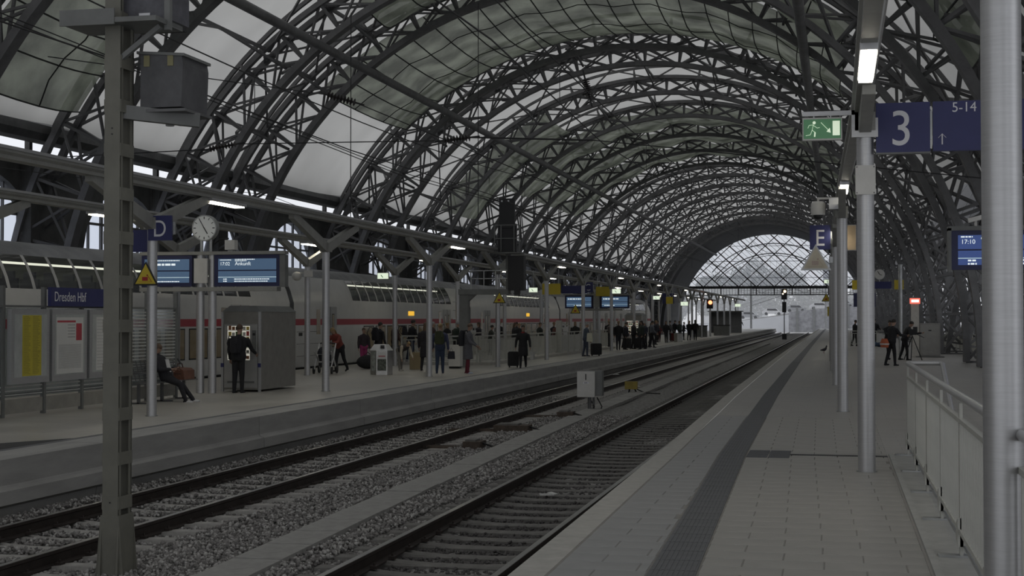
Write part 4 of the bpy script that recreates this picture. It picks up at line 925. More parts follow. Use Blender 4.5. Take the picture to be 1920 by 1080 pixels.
# ------------------------------------------------------------------ vending machines, bin, grit bin
vlight = emit('vending_light', (1, .97, .82), .33)
def vending(label, x, y, w, d, h, products=True):
    t = thing('vending_machine', label, 'vending machine', (x, y, 0)); hb = h - .15
    sheet = mat('vend_sheet', (.30, .29, .265), .4, .5, .12, 4)
    B().b2((-w / 2, 0, .05), (w / 2, d, hb)).obj('kiosk_body', sheet, t)
    b = B(); b.add([(-w / 2 - .02, -.02, hb), (w / 2 + .02, -.02, hb), (w / 2 + .02, d + .02, hb), (-w / 2 - .02, d + .02, hb), (-w / 2 + .14, .1, h), (w / 2 - .14, .1, h), (w / 2 - .14, d - .1, h), (-w / 2 + .14, d - .1, h)], [(0, 1, 5, 4), (1, 2, 6, 5), (2, 3, 7, 6), (3, 0, 4, 7), (4, 5, 6, 7), (0, 3, 2, 1)]); b.obj('roof', steel_lt, t)
    for sx in (-1, 1): B().b2((sx * w / 2 - .03, -.04, .003), (sx * w / 2 + .03, .02, hb)).obj('corner_strip', alu, t)
    f = B().b2((-w / 2 + .05, -.03, .10), (w / 2 - .05, 0, hb - .32)).obj('machine_front', mat('vend_front', (.42, .42, .41), .4, .4, .1), t)
    B().b2((-w / 2 + .14, -.034, .80), (w / 2 - .26, -.03, hb - .36)).obj('window_back', vlight, f)
    if products:
        cols = [(.5, .1, .08), (.6, .45, .1), (.15, .25, .1), (.55, .55, .5), (.1, .1, .12), (.3, .12, .05)]; cm = [mat('snack_%d' % i, c, .5) for i, c in enumerate(cols)]
        ww = w - .40 - .02
        for r in range(6):
            b = B().b2((-w / 2 + .14, -.05, .82 + r * .145), (w / 2 - .26, -.036, .832 + r * .145)); b.obj('shelf', alu, f)
            for c in range(6):
                x0 = -w / 2 + .17 + c * ww / 6; B().b2((x0, -.05, .834 + r * .145), (x0 + ww / 6 * .78, -.037, .834 + r * .145 + .07 + .05 * rng.random())).obj('snack', cm[int(rng.integers(6))], f)
    B().b2((w / 2 - .20, -.04, 1.05), (w / 2 - .09, -.03, 1.55)).obj('keypad', steel_lt, f); B().b2((w / 2 - .18, -.045, 1.42), (w / 2 - .11, -.04, 1.48)).obj('coin_display', black, f); B().b2((-w / 2 + .14, -.04, .22), (w / 2 - .14, -.03, .27)).obj('flap', steel_lt, f)
    for sx in (-1, 1): B().b2((sx * w / 2 - .04, -.045, .62), (sx * w / 2 + .04, -.03, .72)).obj('blue_clip', blue, t)
vending('steel clad snack vending machine with lit window on the island platform', -14.66, 34.0, 1.0, 2.45, 2.17)
vending('distant snack vending machine glowing among the waiting crowd', -13.2, 95.5, 1.15, 2.0, 2.2)
bi = thing('litter_bin', 'hexagonal steel litter bin with a poster on its side', 'litter bin', (-14.6, 45.3, 0))
def hexp(r, z, sq=1.0): return [(r * math.cos(R(60 * i + 20)), r * math.sin(R(60 * i + 20)) * sq, z) for i in range(6)]
b = B(); b.add(hexp(.36, .004) + hexp(.36, .80), [tuple(range(6))[::-1], tuple(range(6, 12))] + [(i, (i + 1) % 6, 6 + (i + 1) % 6, 6 + i) for i in range(6)]); b.obj('body', stainless, bi)
b = B(); b.add(hexp(.39, .80) + hexp(.24, 1.0), [tuple(range(6))[::-1], tuple(range(6, 12))] + [(i, (i + 1) % 6, 6 + (i + 1) % 6, 6 + i) for i in range(6)]); b.obj('lid', mat('bin_lid', (.66, .66, .65), .35, .5, .05), bi)
pos = [hexp(.362, 0)[k] for k in (3, 4, 5, 0)]
def on_face(i, u0, u1, z0, z1, o):
    p, q_ = Vector(hexp(.36, 0)[i]), Vector(hexp(.36, 0)[(i + 1) % 6]); nrm = Vector(((p + q_).x, (p + q_).y, 0)).normalized() * o
    a, c = p + (q_ - p) * u0 + nrm, p + (q_ - p) * u1 + nrm; return [(a.x, a.y, z0), (c.x, c.y, z0), (c.x, c.y, z1), (a.x, a.y, z1)]
poly_mesh('poster', on_face(4, .1, .9, .52, .76, .004), [(0, 1, 2, 3)], paper, bi); poly_mesh('poster_picture', on_face(4, .1, .9, .14, .52, .004), [(0, 1, 2, 3)], mat('poster_photo', (.10, .11, .09), .6, 0, .9, 14), bi); poly_mesh('poster_print', on_face(4, .2, .8, .60, .63, .006), [(0, 1, 2, 3)], print_r, bi)
poly_mesh('poster', on_face(3, .1, .9, .14, .76, .004), [(0, 1, 2, 3)], mat('poster_photo2', (.3, .32, .3), .6, 0, .6, 9), bi)
b = B(); b.box((.12, -.27, .92), (.13, .05, .09), .35, -.6); b.obj('slot', black, bi)
bi2 = thing('litter_bin', 'distant grey litter bin in front of the crowd', 'litter bin', (-12.15, 113.7, 0)); b = B(); b.add(hexp(.36, .004) + hexp(.36, .64), [tuple(range(6))[::-1], tuple(range(6, 12))] + [(i, (i + 1) % 6, 6 + (i + 1) % 6, 6 + i) for i in range(6)]); b.obj('body', stainless, bi2); b = B(); b.add(hexp(.38, .64) + hexp(.3, .72), [tuple(range(6))[::-1], tuple(range(6, 12))] + [(i, (i + 1) % 6, 6 + (i + 1) % 6, 6 + i) for i in range(6)]); b.obj('lid', steel_lt, bi2)
gb_ = thing('grit_box', 'pale grey grit box beside the signal frame', 'box', (-13.75, 51.5, 0)); B().b2((-.2, -.2, .08), (.24, .2, .82)).obj('body', white_paint, gb_); B().b2((-.22, -.22, .82), (.26, .22, .87)).obj('lid', white_paint, gb_); B().b2((-.19, -.15, .003), (.2, .15, .08)).obj('feet', rubber, gb_)

# ------------------------------------------------------------------ signal on a frame over the platform
sf = thing('track_signal', 'grey frame and cage with black track signals above the platform', 'signal', (-13.75, 52.9, 0))
B().b2((-.17, -.15, .003), (.17, .15, 2.85)).obj('leg', steel_lt, sf); B().b2((-.2, -.2, 2.75), (1.75, .2, 2.95)).obj('arm', steel_lt, sf); B().prism([(-.17, 2.75), (.45, 2.75), (-.17, 2.2)], -.12, .12).obj('gusset', steel_lt, sf)
for i in range(7): B().tube([(-.25 - .02, -.16, .5 + i * .33), (-.42, -.16, .5 + i * .33)], .016, 6).obj('rung', galv, sf)
B().b2((1.62, -.1, 2.95), (1.78, .1, 6.2)).obj('mast', steel_lt, sf)
b = B()
for x in (1.25, 1.5, 2.0, 2.2):
    b.bar((x, -.35, 4.35), (x, -.35, 5.35), .035)
b.bar((1.25, -.35, 5.35), (2.2, -.35, 5.35), .035); b.bar((1.25, -.35, 4.85), (2.2, -.35, 4.85), .03); b.b2((1.2, -.4, 4.28), (2.25, .3, 4.33)); b.obj('cage', steel_lt, sf)
B().b2((1.42, -.35, 5.25), (2.0, -.15, 6.35)).obj('signal_head', black, sf); B().b2((1.36, -.3, 4.3), (2.06, -.1, 5.4)).obj('signal_back', black, sf); B().b2((1.75, -.3, 2.9), (2.35, .1, 4.2)).obj('signal_lower', black, sf); B().b2((2.0, -.35, 2.72), (2.2, -.15, 3.0)).obj('signal_lens', black, sf)
for x in (1.5, 1.75): B().b2((x, -.36, 6.22), (x + .06, -.35, 6.28)).obj('marker_lamp', white_sign, sf)
b = B(); 
for z in (3.35, 3.65): b.bar((.3, -.2, z), (1.7, -.2, z), .03)
for x in (.3, .8, 1.25): b.bar((x, -.2, 2.95), (x, -.2, 3.65), .03)
b.obj('handrail', galv, sf)
tri_sign('yellow triangular warning sign hanging below the signal frame', (-12.35, 52.7, 2.42), .5, yellow, red_m); tri_sign('small yellow warning triangle before the distant displays', (-13.0, 72.5, 2.1), .55, yellow, red_m); tri_sign('far yellow warning triangle under the gable beam on the near platform', (-.6, 92.0, 2.9), .6, yellow, red_m)
panel_sign('far yellow square sign under the triangle on the near platform', -.55, -.15, 2.0, 2.6, 94.0, ysig)
def rail_signal(label, x, y, z0, red):
    t = thing('rail_signal', label, 'signal', (x, y, -.8)); B().lathe([(.06, 0), (.06, z0 + .9)], 8).obj('mast', steel, t); B().b2((-.35, -.12, z0), (.35, .12, z0 + 1.3)).obj('signal_head', black, t); B().lathe([(.17, -.13), (.17, -.16)], 12, (.08, 0, z0 + 1.0), 'Y').obj('lit_lamp', emit('signal_' + ('red' if red else 'amber'), (1, .25, .1) if red else (1, .72, .35), 4.0), t); B().lathe([(.1, -.13), (.1, -.16)], 10, (-.15, 0, z0 + .7), 'Y').obj('white_lamp', emit('signal_white', (1, .9, .7), 2.0), t); B().box((0, 0, .35), (.55, .5, .75)).obj('base_box', black, t)
    B().b2((-.25, -.1, z0 - 1.6), (.25, .1, z0 - .3)).obj('number_board', black, t)
rail_signal('far track signal with a glowing amber lamp between the tracks', -6.3, 182.0, 5.0, False)
t = thing('rail_signal', 'small red signal hanging over the end of the island platform', 'signal', (-12.0, 141.0, 2.8)); B().box((0, 0, .45), (.6, .25, .9)).obj('signal_head', black, t); B().lathe([(.2, -.13), (.2, -.17)], 12, (.05, 0, .6), 'Y').obj('lit_lamp', emit('signal_red2', (1, .2, .08), 4.0), t); B().b2((-.03, -.03, .9), (.03, .03, 1.55)).obj('hanger', galv, t)
# ------------------------------------------------------------------ double deck train
tw = mat('train_white', (.50, .50, .49), .35, 0, .06, 1.5); tg = mat('train_roof', (.22, .225, .235), .45, .3, .35, .7); tr_ = mat('train_red', (.34, .03, .05), .4, 0, .05); under = mat('underframe', (.03, .03, .03), .8); seat_m = mat('seat_fabric', (.10, .10, .13), .8); inner = mat('coach_lining', (.32, .32, .31), .6)
win_g = glass('coach_glass', (.62, .66, .66), .25, .03); win_d = mat('coach_window', (.03, .03, .03), .08, 0, 0, emit=(1, .78, .45), es=.022); amber = emit('amber_display', (1, .55, .05), .8, (.05, .03, .01)); door_m = mat('door_grey', (.36, .36, .36), .4, 0, .06)  # opaque window panes given a faint warm glow in place of lit interiors
coach_lamp = emit('coach_lamp', (1, .96, .78), 1.5)
TX = -19.3
near = [(0, .03), (0, 2.42), (-.05, 2.58)]; band = [(-.05, 2.58), (-.13, 2.85), (-.26, 3.15), (-.43, 3.42)]; roofp = [(-.43, 3.42), (-.68, 3.63), (-1.0, 3.78), (-1.45, 3.84), (-1.9, 3.78), (-2.22, 3.63), (-2.47, 3.42), (-2.9, 2.5), (-2.9, .03)]
def strip(prof, y0, y1, name, m_, t, off=0.0):
    b = B(); n = len(prof)
    b.v = [(TX + u + off, y0, z) for u, z in prof] + [(TX + u + off, y1, z) for u, z in prof]; b.f = [(i, i + 1, n + i + 1, n + i) for i in range(n - 1)]
    return b.obj(name, m_, t, True)
def coach(label, y0, y1, wy0, wy1, detail):
    t = thing('train_coach', label, 'train coach', (0, 0, 0), 0, 'coaches of the standing train')
    strip(near, y0, y1, 'side_wall', tw, t); strip(roofp, y0, y1, 'roof', tg, t); B().b2((TX - 2.9, y0, .0), (TX, y1, .05)).obj('floor_pan', under, t)
    for y in (y0, y1): B().prism([(TX + u, z) for u, z in near + band[1:] + roofp[1:]], y - .01, y + .01).obj('end_wall', tg, t)
    B().b2((TX + .002, y0, 1.60), (TX + .006, y1, 1.83)).obj('red_stripe', tr_, t); B().b2((TX - 2.6, y0 + 1, -.75), (TX - .15, y1 - 1, .0)).obj('underframe', under, t)
    strip(band, y0, wy0, 'band_panel', tw, t); strip(band, wy1, y1, 'band_panel', tw, t)
    n = round((wy1 - wy0) / 1.13); p = (wy1 - wy0) / n
    for i in range(n + 1): strip(band, wy0 + i * p - .07, wy0 + i * p + .07, 'window_pillar', tw, t, .012)
    for i in range(n): strip(band, wy0 + i * p + .06, wy0 + (i + 1) * p - .06, 'upper_pane', win_g, t, -.005)
    B().b2((TX - 2.8, y0 + .1, 2.30), (TX - .1, y1 - .1, 2.36)).obj('upper_deck', inner, t); B().b2((TX - 2.5, y0 + .1, 2.36), (TX - 2.46, y1 - .1, 3.3)).obj('far_lining', inner, t)
    B().b2((TX - .95, wy0, 3.22), (TX - .80, wy1, 3.27)).obj('ceiling_lamp', coach_lamp, t)
    if detail:
        b = B().b2((-.25, -.22, 0), (.25, .22, .14)).b2((-.25, .14, 0), (.25, .24, .78)).box((0, .18, .86), (.3, .1, .2)); sm = b.mesh('seat'); sm.materials.append(seat_m); y = wy0 + .5
        while y < wy1:
            o = link('seat', sm, t); o.location = (TX - .62, y, 2.06); y += .95
    y = y0 + 8.0
    while y < y1 - 6:
        w_ = B().b2((TX - .01, y, .62), (TX + .008, y + 1.25, 1.50)).obj('lower_window', win_d, t); f = B()
        f.b2((TX, y - .04, .58), (TX + .012, y + 1.29, .62)); f.b2((TX, y - .04, 1.50), (TX + .012, y + 1.29, 1.54)); f.b2((TX, y - .04, .58), (TX + .012, y, 1.54)); f.b2((TX, y + 1.25, .58), (TX + .012, y + 1.29, 1.54)); f.obj('window_frame', black, w_); y += 1.62
    for yd in (y0 + 3.1, y1 - 5.2):
        d = B().b2((TX, yd, .06), (TX + .012, yd + 1.5, 2.3)).obj('door', door_m, t)
        for q in (.32, .98):
            B().b2((TX + .012, yd + q, .75), (TX + .02, yd + q + .2, 2.0)).obj('door_window', win_d, d); B().b2((TX + .012, yd + q - .03, .72), (TX + .016, yd + q + .23, 2.03)).obj('window_frame', black, d)
        B().b2((TX + .011, yd + .74, .06), (TX + .018, yd + .76, 2.3)).obj('door_gap', black, d)
        B().b2((TX, yd - .75, 1.25), (TX + .01, yd - .35, 2.2)).obj('narrow_window', win_d, t)
    if y0 > 40: B().b2((TX, y0 + 14.4, 1.98), (TX + .02, y0 + 15.3, 2.18)).obj('destination_display', amber, t)
    for q in (.5, 1.1): B().b2((TX, y0 + q, 1.2), (TX + .01, y0 + q + .35, 1.32)).obj('vent', under, t)
    for z in (.9, 1.35, .45): B().b2((TX, y0 + .3, z), (TX + .006, y0 + 2.6, z + .012)).obj('panel_seam', under, t)
cy = [(-3.0, 22.7), (23.1, 49.1), (49.5, 75.1), (75.5, 101.1), (101.5, 127.1), (127.5, 153)]
cl_ = ['double deck coach at the left edge behind the poster cases', 'double deck coach behind the vending machine and arrivals display', 'double deck coach with an orange destination display behind the litter bin', 'double deck coach behind the stair railing', 'double deck coach behind the distant displays', 'last double deck coach behind the far crowd']
for i, ((a, c), lb_) in enumerate(zip(cy, cl_)):
    coach(lb_, a, c, a + 6.6 if i != 1 else a + 3.4, c - 3.4, i in (1, 2, 3))
for i, ((a, c), (a2, c2)) in enumerate(zip(cy, cy[1:])): B().b2((TX - 2.6, c, .2), (TX - .3, a2, 3.4)).obj('gangway_bellows', rubber, None, label='black bellows between coaches, %s from the left' % ORD[i], cat='bellows', group='bellows of the standing train')
# overhead wires
wire_m = mat('wire_dark', (.03, .03, .032), .6); ins_m = mat('insulator_brown', (.045, .04, .04), .35)
def wire(label, pts, r=.012): B().tube(pts, r, 5).obj('overhead_wire', wire_m, None, label=label, cat='wire', group='overhead wires')
for x, lb_ in ((-4.0, 'near track'), (-8.85, 'far track'), (-20.7, 'train track')):
    t = thing('catenary_line', 'contact and carrier wires strung over the %s' % lb_, 'wire')
    pts = []; drop = []
    for k in range(0, 27):
        y = -4 + k * 10; pts.append((x + .15 * (-1) ** k, y, 5.05))
    B().tube(pts, .011, 5).obj('contact_wire', wire_m, t); car = []
    for k in range(0, 105):
        y = -4 + k * 2.5; ph = (y % 50) / 50; car.append((x, y, 5.6 + 3.6 * (ph - .5) ** 2))
    B().tube(car, .011, 5).obj('carrier_wire', wire_m, t)
    for k in range(2, 100, 4): B().tube([car[k], (x + .0, car[k][1], 5.05)], .007, 4).obj('dropper', wire_m, t)
def insulator(label, p, q, n=9, r=.13):
    p, q = Vector(p), Vector(q); d = (q - p); t = thing('insulator', label, 'insulator', tuple(p)); rot = d.to_track_quat('Z', 'Y'); L = d.length; prof = [(.03, 0)]
    for i in range(n): z = L * (i + .2) / n; prof += [(.04, z), (r, z + L / n * .3), (.04, z + L / n * .6)]
    prof.append((.03, L)); o = B().lathe(prof, 12).obj('shed_stack', ins_m, t, True); o.rotation_euler = rot.to_euler()
    o = B().tube([(0, 0, -.3), (0, 0, L + .3)], .03, 6).obj('rod', wire_m, t); o.rotation_euler = rot.to_euler()
insulator('dark ribbed insulator hanging at the upper left before the ribs', (-16.4, 45, 9.25), (-15.4, 45, 8.95)); insulator('dark ribbed insulator over the train before the second pair of ribs', (-20.6, 45, 7.55), (-19.6, 45, 7.7), 9, .11); insulator('dark ribbed insulator below the long roof tube in the middle', (-12.4, 45, 7.62), (-11.5, 45, 7.7)); insulator('dark ribbed insulator hanging vertically under the third rib', (-7.75, 45, 9.45), (-7.6, 45, 8.85))
for i, (lb_, pts) in enumerate([('thin span wire crossing low over the island platform at the upper left', [(-27, 45, 7.4), (-20.6, 45, 7.55)]), ('thin span wire between the two left insulators', [(-19.6, 45, 7.7), (-12.4, 45, 7.62)]), ('pale steady tube reaching right from the middle insulator', [(-11.5, 45, 7.7), (-7.5, 45, 7.5)]), ('thin span wire leading up right from the middle insulator to the ribs', [(-7.5, 45, 7.5), (4.6, 45, 6.0)]), ('thin wire rising from the upper left insulator to the near ribs', [(-16.4, 45, 9.25), (-24.5, 41.4, 10.2)]), ('thin wire falling from the upper left insulator to the right', [(-15.4, 45, 8.95), (-8.85, 51, 6.2)]), ('pair of long wires sloping across the upper left corner', [(-22.5, 30, 10.4), (-19.0, 61, 8.4), (-8.8, 120, 6.0)]), ('second long wire sloping across the upper left corner', [(-22.2, 30, 10.15), (-18.8, 61, 8.2), (-8.7, 120, 5.9)]), ('vertical dropper wire hanging left of the foreground mast', [(-22, 41, 12.5), (-22, 41, 5.2)]), ('vertical dropper wire hanging before the left windows', [(-18, 52, 13.5), (-18, 52, 5.0)]), ('vertical dropper wire hanging right of the clock', [(-14.5, 58, 15), (-14.5, 58, 5.0)])]):
    wire(lb_, pts, .018 if 'tube' not in lb_ else .03)
t = thing('cable_mast_head', 'dark vertical cable duct hanging beside the near platform lamps', 'duct', (-1.3, 60, 0)); 
# ------------------------------------------------------------------ outside the far end
bpy.data.objects.remove(t)
og = B(); og.b2((-160, 257, -1.3), (120, 700, -.95)); outside = og.obj('ground', mat('yard_ground', (.42, .42, .42), .9, 0, .3, .3), None, kind='structure', label='railway yard beyond the far arch')
rw = thing('retaining_wall', 'pale concrete retaining wall beyond the far arch', 'wall', (0, 0, 0)); b = B(); b.prism([(-40, -1), (-9.5, -1), (-9.5, 2.6), (-22, 1.0), (-40, .2)], 300, 301); b.obj('wall_face', mat('pale_concrete', (.62, .63, .66), .8, 0, .1, .3), rw)
rw2 = thing('retaining_wall', 'darker gabion wall with posts right of the pale wall', 'wall', (0, 0, 0)); b = B(); b.prism([(-9.5, -1), (22, -1), (22, 6.2), (-9.5, 3.2)], 300, 301.2); b.obj('wall_face', mat('gabion', (.30, .30, .32), .9, 0, .5, 1.2, .5), rw2)
for i in range(9): B().b2((-8 + i * 3.4, 299.5, -1), (-7.6 + i * 3.4, 300, 4 + i * .25)).obj('wall_post', steel_lt, rw2)
carm = [mat('car_white', (.7, .7, .72), .3), mat('car_silver', (.45, .46, .48), .3, .5), mat('car_dark', (.08, .08, .1), .3)]
def car(label, x, y, z, m_):
    t = thing('parked_car', label, 'car', (x, y, z)); B().prism([(-2.1, .3), (2.1, .3), (2.15, .75), (1.3, .9), (.75, 1.42), (-1.2, 1.45), (-1.9, .95), (-2.15, .8)], -.85, .85).obj('body', m_, t); B().prism([(-1.1, .95), (1.15, .93), (.7, 1.36), (-1.1, 1.38)], -.87, .87).obj('side_window', black, t)
    for wx in (-1.3, 1.3): B().lathe([(.32, -.88), (.32, .88)], 12, (wx, 0, .32), 'Y').obj('wheel', rubber, t)
cn = ['leftmost car on the retaining wall', 'second car from the left on the retaining wall', 'third car from the left on the retaining wall', 'fourth car from the left on the retaining wall', 'fifth car from the left on the retaining wall', 'sixth car from the left on the retaining wall', 'rightmost car on the retaining wall']
for i, lb_ in enumerate(cn):
    x = -22.5 + i * 4.8; z = float(np.interp(x, [-40, -22, -9.5, 22], [.2, 1.0, 2.9, 6.0])) + .12; car('white parked ' + lb_ if i % 2 == 0 else 'silver parked ' + lb_, x, 304, z, carm[i % 2])
b = B(); b.prism([(-40, -1), (22, -1), (22, 5.9), (-9.5, 2.85), (-22, 1.05), (-40, .2)], 301.3, 312); b.obj('parking_deck', mat('deck', (.3, .3, .3), .9), rw)
def block(label, x0, x1, y, h, m_, nx, nz, z0=1.0):
    t = thing('building', label, 'building', (0, 0, 0)); B().b2((x0, y, -1), (x1, y + 14, h)).obj('wall', m_, t); B().b2((x0 - .4, y - .4, h), (x1 + .4, y + 14, h + .6)).obj('roof', steel_lt, t)
    wm = B().b2((-.7, -.1, 0), (.7, .05, 1.7)).mesh('window'); wm.materials.append(mat('far_window', (.10, .11, .13), .2))
    for i in range(nx):
        for j in range(nz): o = link('window', wm, t); o.location = (x0 + (x1 - x0) * (i + .5) / nx, y, z0 + 2 + (h - z0 - 2) * j / nz)
block('grey apartment block seen low through the far arch', -42, -22, 470, 15, mat('grey_render', (.55, .56, .58), .9, 0, .1, .2), 8, 4)
block('pale tower block right of centre through the far arch', -4, 3, 460, 19, mat('pale_render', (.60, .62, .66), .9, 0, .06, .2), 4, 6)
block('low grey building at the right behind the gabion wall', 4, 30, 440, 13, mat('grey_render2', (.58, .59, .6), .9, 0, .1, .2), 9, 3)
block('low pale building behind the island platform end', -75, -44, 330, 7, mat('pale_render2', (.62, .62, .62), .9, 0, .06, .2), 10, 2)
folm = mat('hazy_autumn_foliage', (.20, .21, .18), .9, 0, .5, .8); bark = mat('bark', (.06, .05, .045), .9)  # leaf colour lightened and greyed so the haze sits partly in it
def tree(label, x, y, h, r, seed):
    g = np.random.default_rng(seed); t = thing('tree', label, 'tree', (x, y, -1)); B().tube([(0, 0, 0), (.3, 0, h * .35), (0, .2, h * .7)], [.45, .35, .15], 7).obj('trunk', bark, t)
    for k in range(5): a = g.uniform(0, 6.28); B().tube([(0, 0, h * (.3 + .1 * k)), (math.cos(a) * r * .7, math.sin(a) * r * .7, h * (.5 + .09 * k))], [.16, .05], 5).obj('branch', bark, t)
    n = 5200; u = g.normal(size=(n, 3)); u /= np.linalg.norm(u, axis=1)[:, None]; rad = (g.uniform(.35, 1, n) ** .5)[:, None] * (1 + .18 * np.sin(u[:, :1] * 5 + seed) * np.cos(u[:, 2:] * 6)); P = u * rad * np.array([r, r, h * .42]) + np.array([0, 0, h * .58])
    s = g.uniform(.22, .42, (n, 1, 1)); Q = g.normal(size=(n, 3, 3)); V = (P[:, None] + Q / np.linalg.norm(Q, axis=2)[..., None] * s * 1.5).reshape(-1, 3)
    me = bpy.data.meshes.new('foliage'); me.from_pydata(V.tolist(), [], np.arange(3 * n).reshape(-1, 3).tolist()); me.materials.append(folm); o = link('foliage', me, t); o['kind'] = 'stuff'
trees = [(-47, 425, 11, 6), (-36, 430, 16, 7), (-25, 440, 20, 8), (-15, 436, 18, 7), (-5, 432, 12, 6), (6, 435, 10, 5), (-56, 420, 9, 5), (15, 440, 9, 5)]
tl = ['bare hazy tree third from the left beyond the gable', 'tall hazy tree left of the gable centre', 'tallest hazy tree at the gable centre', 'tall hazy tree just right of the gable centre', 'hazy tree in front of the pale tower block', 'lower hazy tree right of the tower block', 'short hazy tree at the far left of the gable', 'short hazy tree at the right beyond the gable']
for i, ((x, y, h, r), lb_) in enumerate(zip(trees, tl)): tree(lb_, x, y, h, r, i + 11)
def portal(label, y, x0, x1):
    t = thing('catenary_portal', label, 'mast', (0, y, -1))
    for x in (x0, x1): B().b2((x - .18, -.18, 0), (x + .18, .18, 9.5)).obj('mast', galv, t)
    b = B(); b.bar((x0, 0, 8.4), (x1, 0, 8.4), .15); b.bar((x0, 0, 7.6), (x1, 0, 7.6), .12); b.obj('cross_beam', galv, t); b = B(); n = 10
    for i in range(n): xa = x0 + (x1 - x0) * i / n; xb = x0 + (x1 - x0) * (i + 1) / n; b.bar((xa, 0, 7.6 if i % 2 else 8.4), (xb, 0, 8.4 if i % 2 else 7.6), .09)
    b.obj('lattice', galv, t); B().bar((x0, 0, 5.2), (x0 + 6, 0, 7.2), .10).obj('stay', galv, t)
portal('nearest galvanised catenary portal outside the far arch', 272, -15.5, 4); portal('second galvanised catenary portal outside the far arch', 288, -19, -2)
sh = thing('platform_shelter', 'dark glazed shelter near the end of the island platform', 'shelter', (-13.2, 186, 0)); B().b2((-2.6, 0, .003), (1.4, .3, 2.7)).obj('back_wall', mat('shelter_dark', (.12, .125, .13), .5), sh); B().b2((-2.8, -1.5, 2.7), (1.6, .5, 2.82)).obj('roof', steel_lt, sh); B().b2((-2.6, -1.4, .003), (-2.5, .1, 2.7)).obj('side_wall', MATS['shelter_dark'], sh)
for i, (x, y, lb_) in enumerate([(-13.0, 140, 'grey waste container at the far island platform, left one'), (-11.7, 152, 'grey waste container at the far island platform, right one')]):
    t = thing('waste_container', lb_, 'container', (x, y, 0)); B().b2((-.8, -.4, .05), (.8, .4, 1.1)).obj('body', steel_lt, t); B().b2((-.85, -.45, 1.1), (.85, .45, 1.18)).obj('lid', black, t)
# haze outside, beyond the arch
hz = B().b2((-150, 262, -.9), (110, 640, 34)).obj('haze', None if False else white_paint, None, kind='stuff', label='pale damp haze hanging over the yard beyond the arch', cat='haze')
hm = bpy.data.materials.new('haze'); hm.use_nodes = True; nt = hm.node_tree; nt.nodes.remove(nt.nodes['Principled BSDF']); vs = nt.nodes.new('ShaderNodeVolumeScatter'); vs.inputs['Density'].default_value = .0032; vs.inputs['Color'].default_value = (.93, .95, 1, 1); nt.links.new(vs.outputs[0], nt.nodes['Material Output'].inputs['Volume']); hz.data.materials[0] = hm
# ------------------------------------------------------------------ people
def loft(b, secs, n=14):
    o = len(b.v)
    for (c, rx, ry, xd, yd) in secs:
        for j in range(n):
            a = 2 * math.pi * j / n; p = Vector(c) + Vector(xd) * rx * math.cos(a) + Vector(yd) * ry * math.sin(a); b.v.append(tuple(p))
    for i in range(len(secs) - 1):
        for j in range(n): j2 = (j + 1) % n; b.f.append((o + i * n + j, o + i * n + j2, o + (i + 1) * n + j2, o + (i + 1) * n + j))
    b.f.append(tuple(o + j for j in range(n))[::-1]); b.f.append(tuple(o + (len(secs) - 1) * n + j for j in range(n)))
skin_m = mat('skin', (.36, .23, .17), .6, 0, .05); dk_hair = mat('hair_dark', (.03, .025, .02), .6); bl_hair = mat('hair_blond', (.25, .17, .08), .6); br_hair = mat('hair_brown', (.09, .055, .035), .6); grey_hair = mat('hair_grey', (.3, .3, .3), .6)
CL = {}
def cloth(c):
    k = tuple(c)
    if k not in CL: CL[k] = mat('cloth_%d' % len(CL), k, .85, 0, .12, 12)
    return CL[k]
BK = (.016, .016, .019)
def rotx(v, a): c, s = math.cos(a), math.sin(a); return Vector((v[0], v[1] * c - v[2] * s, v[1] * s + v[2] * c))
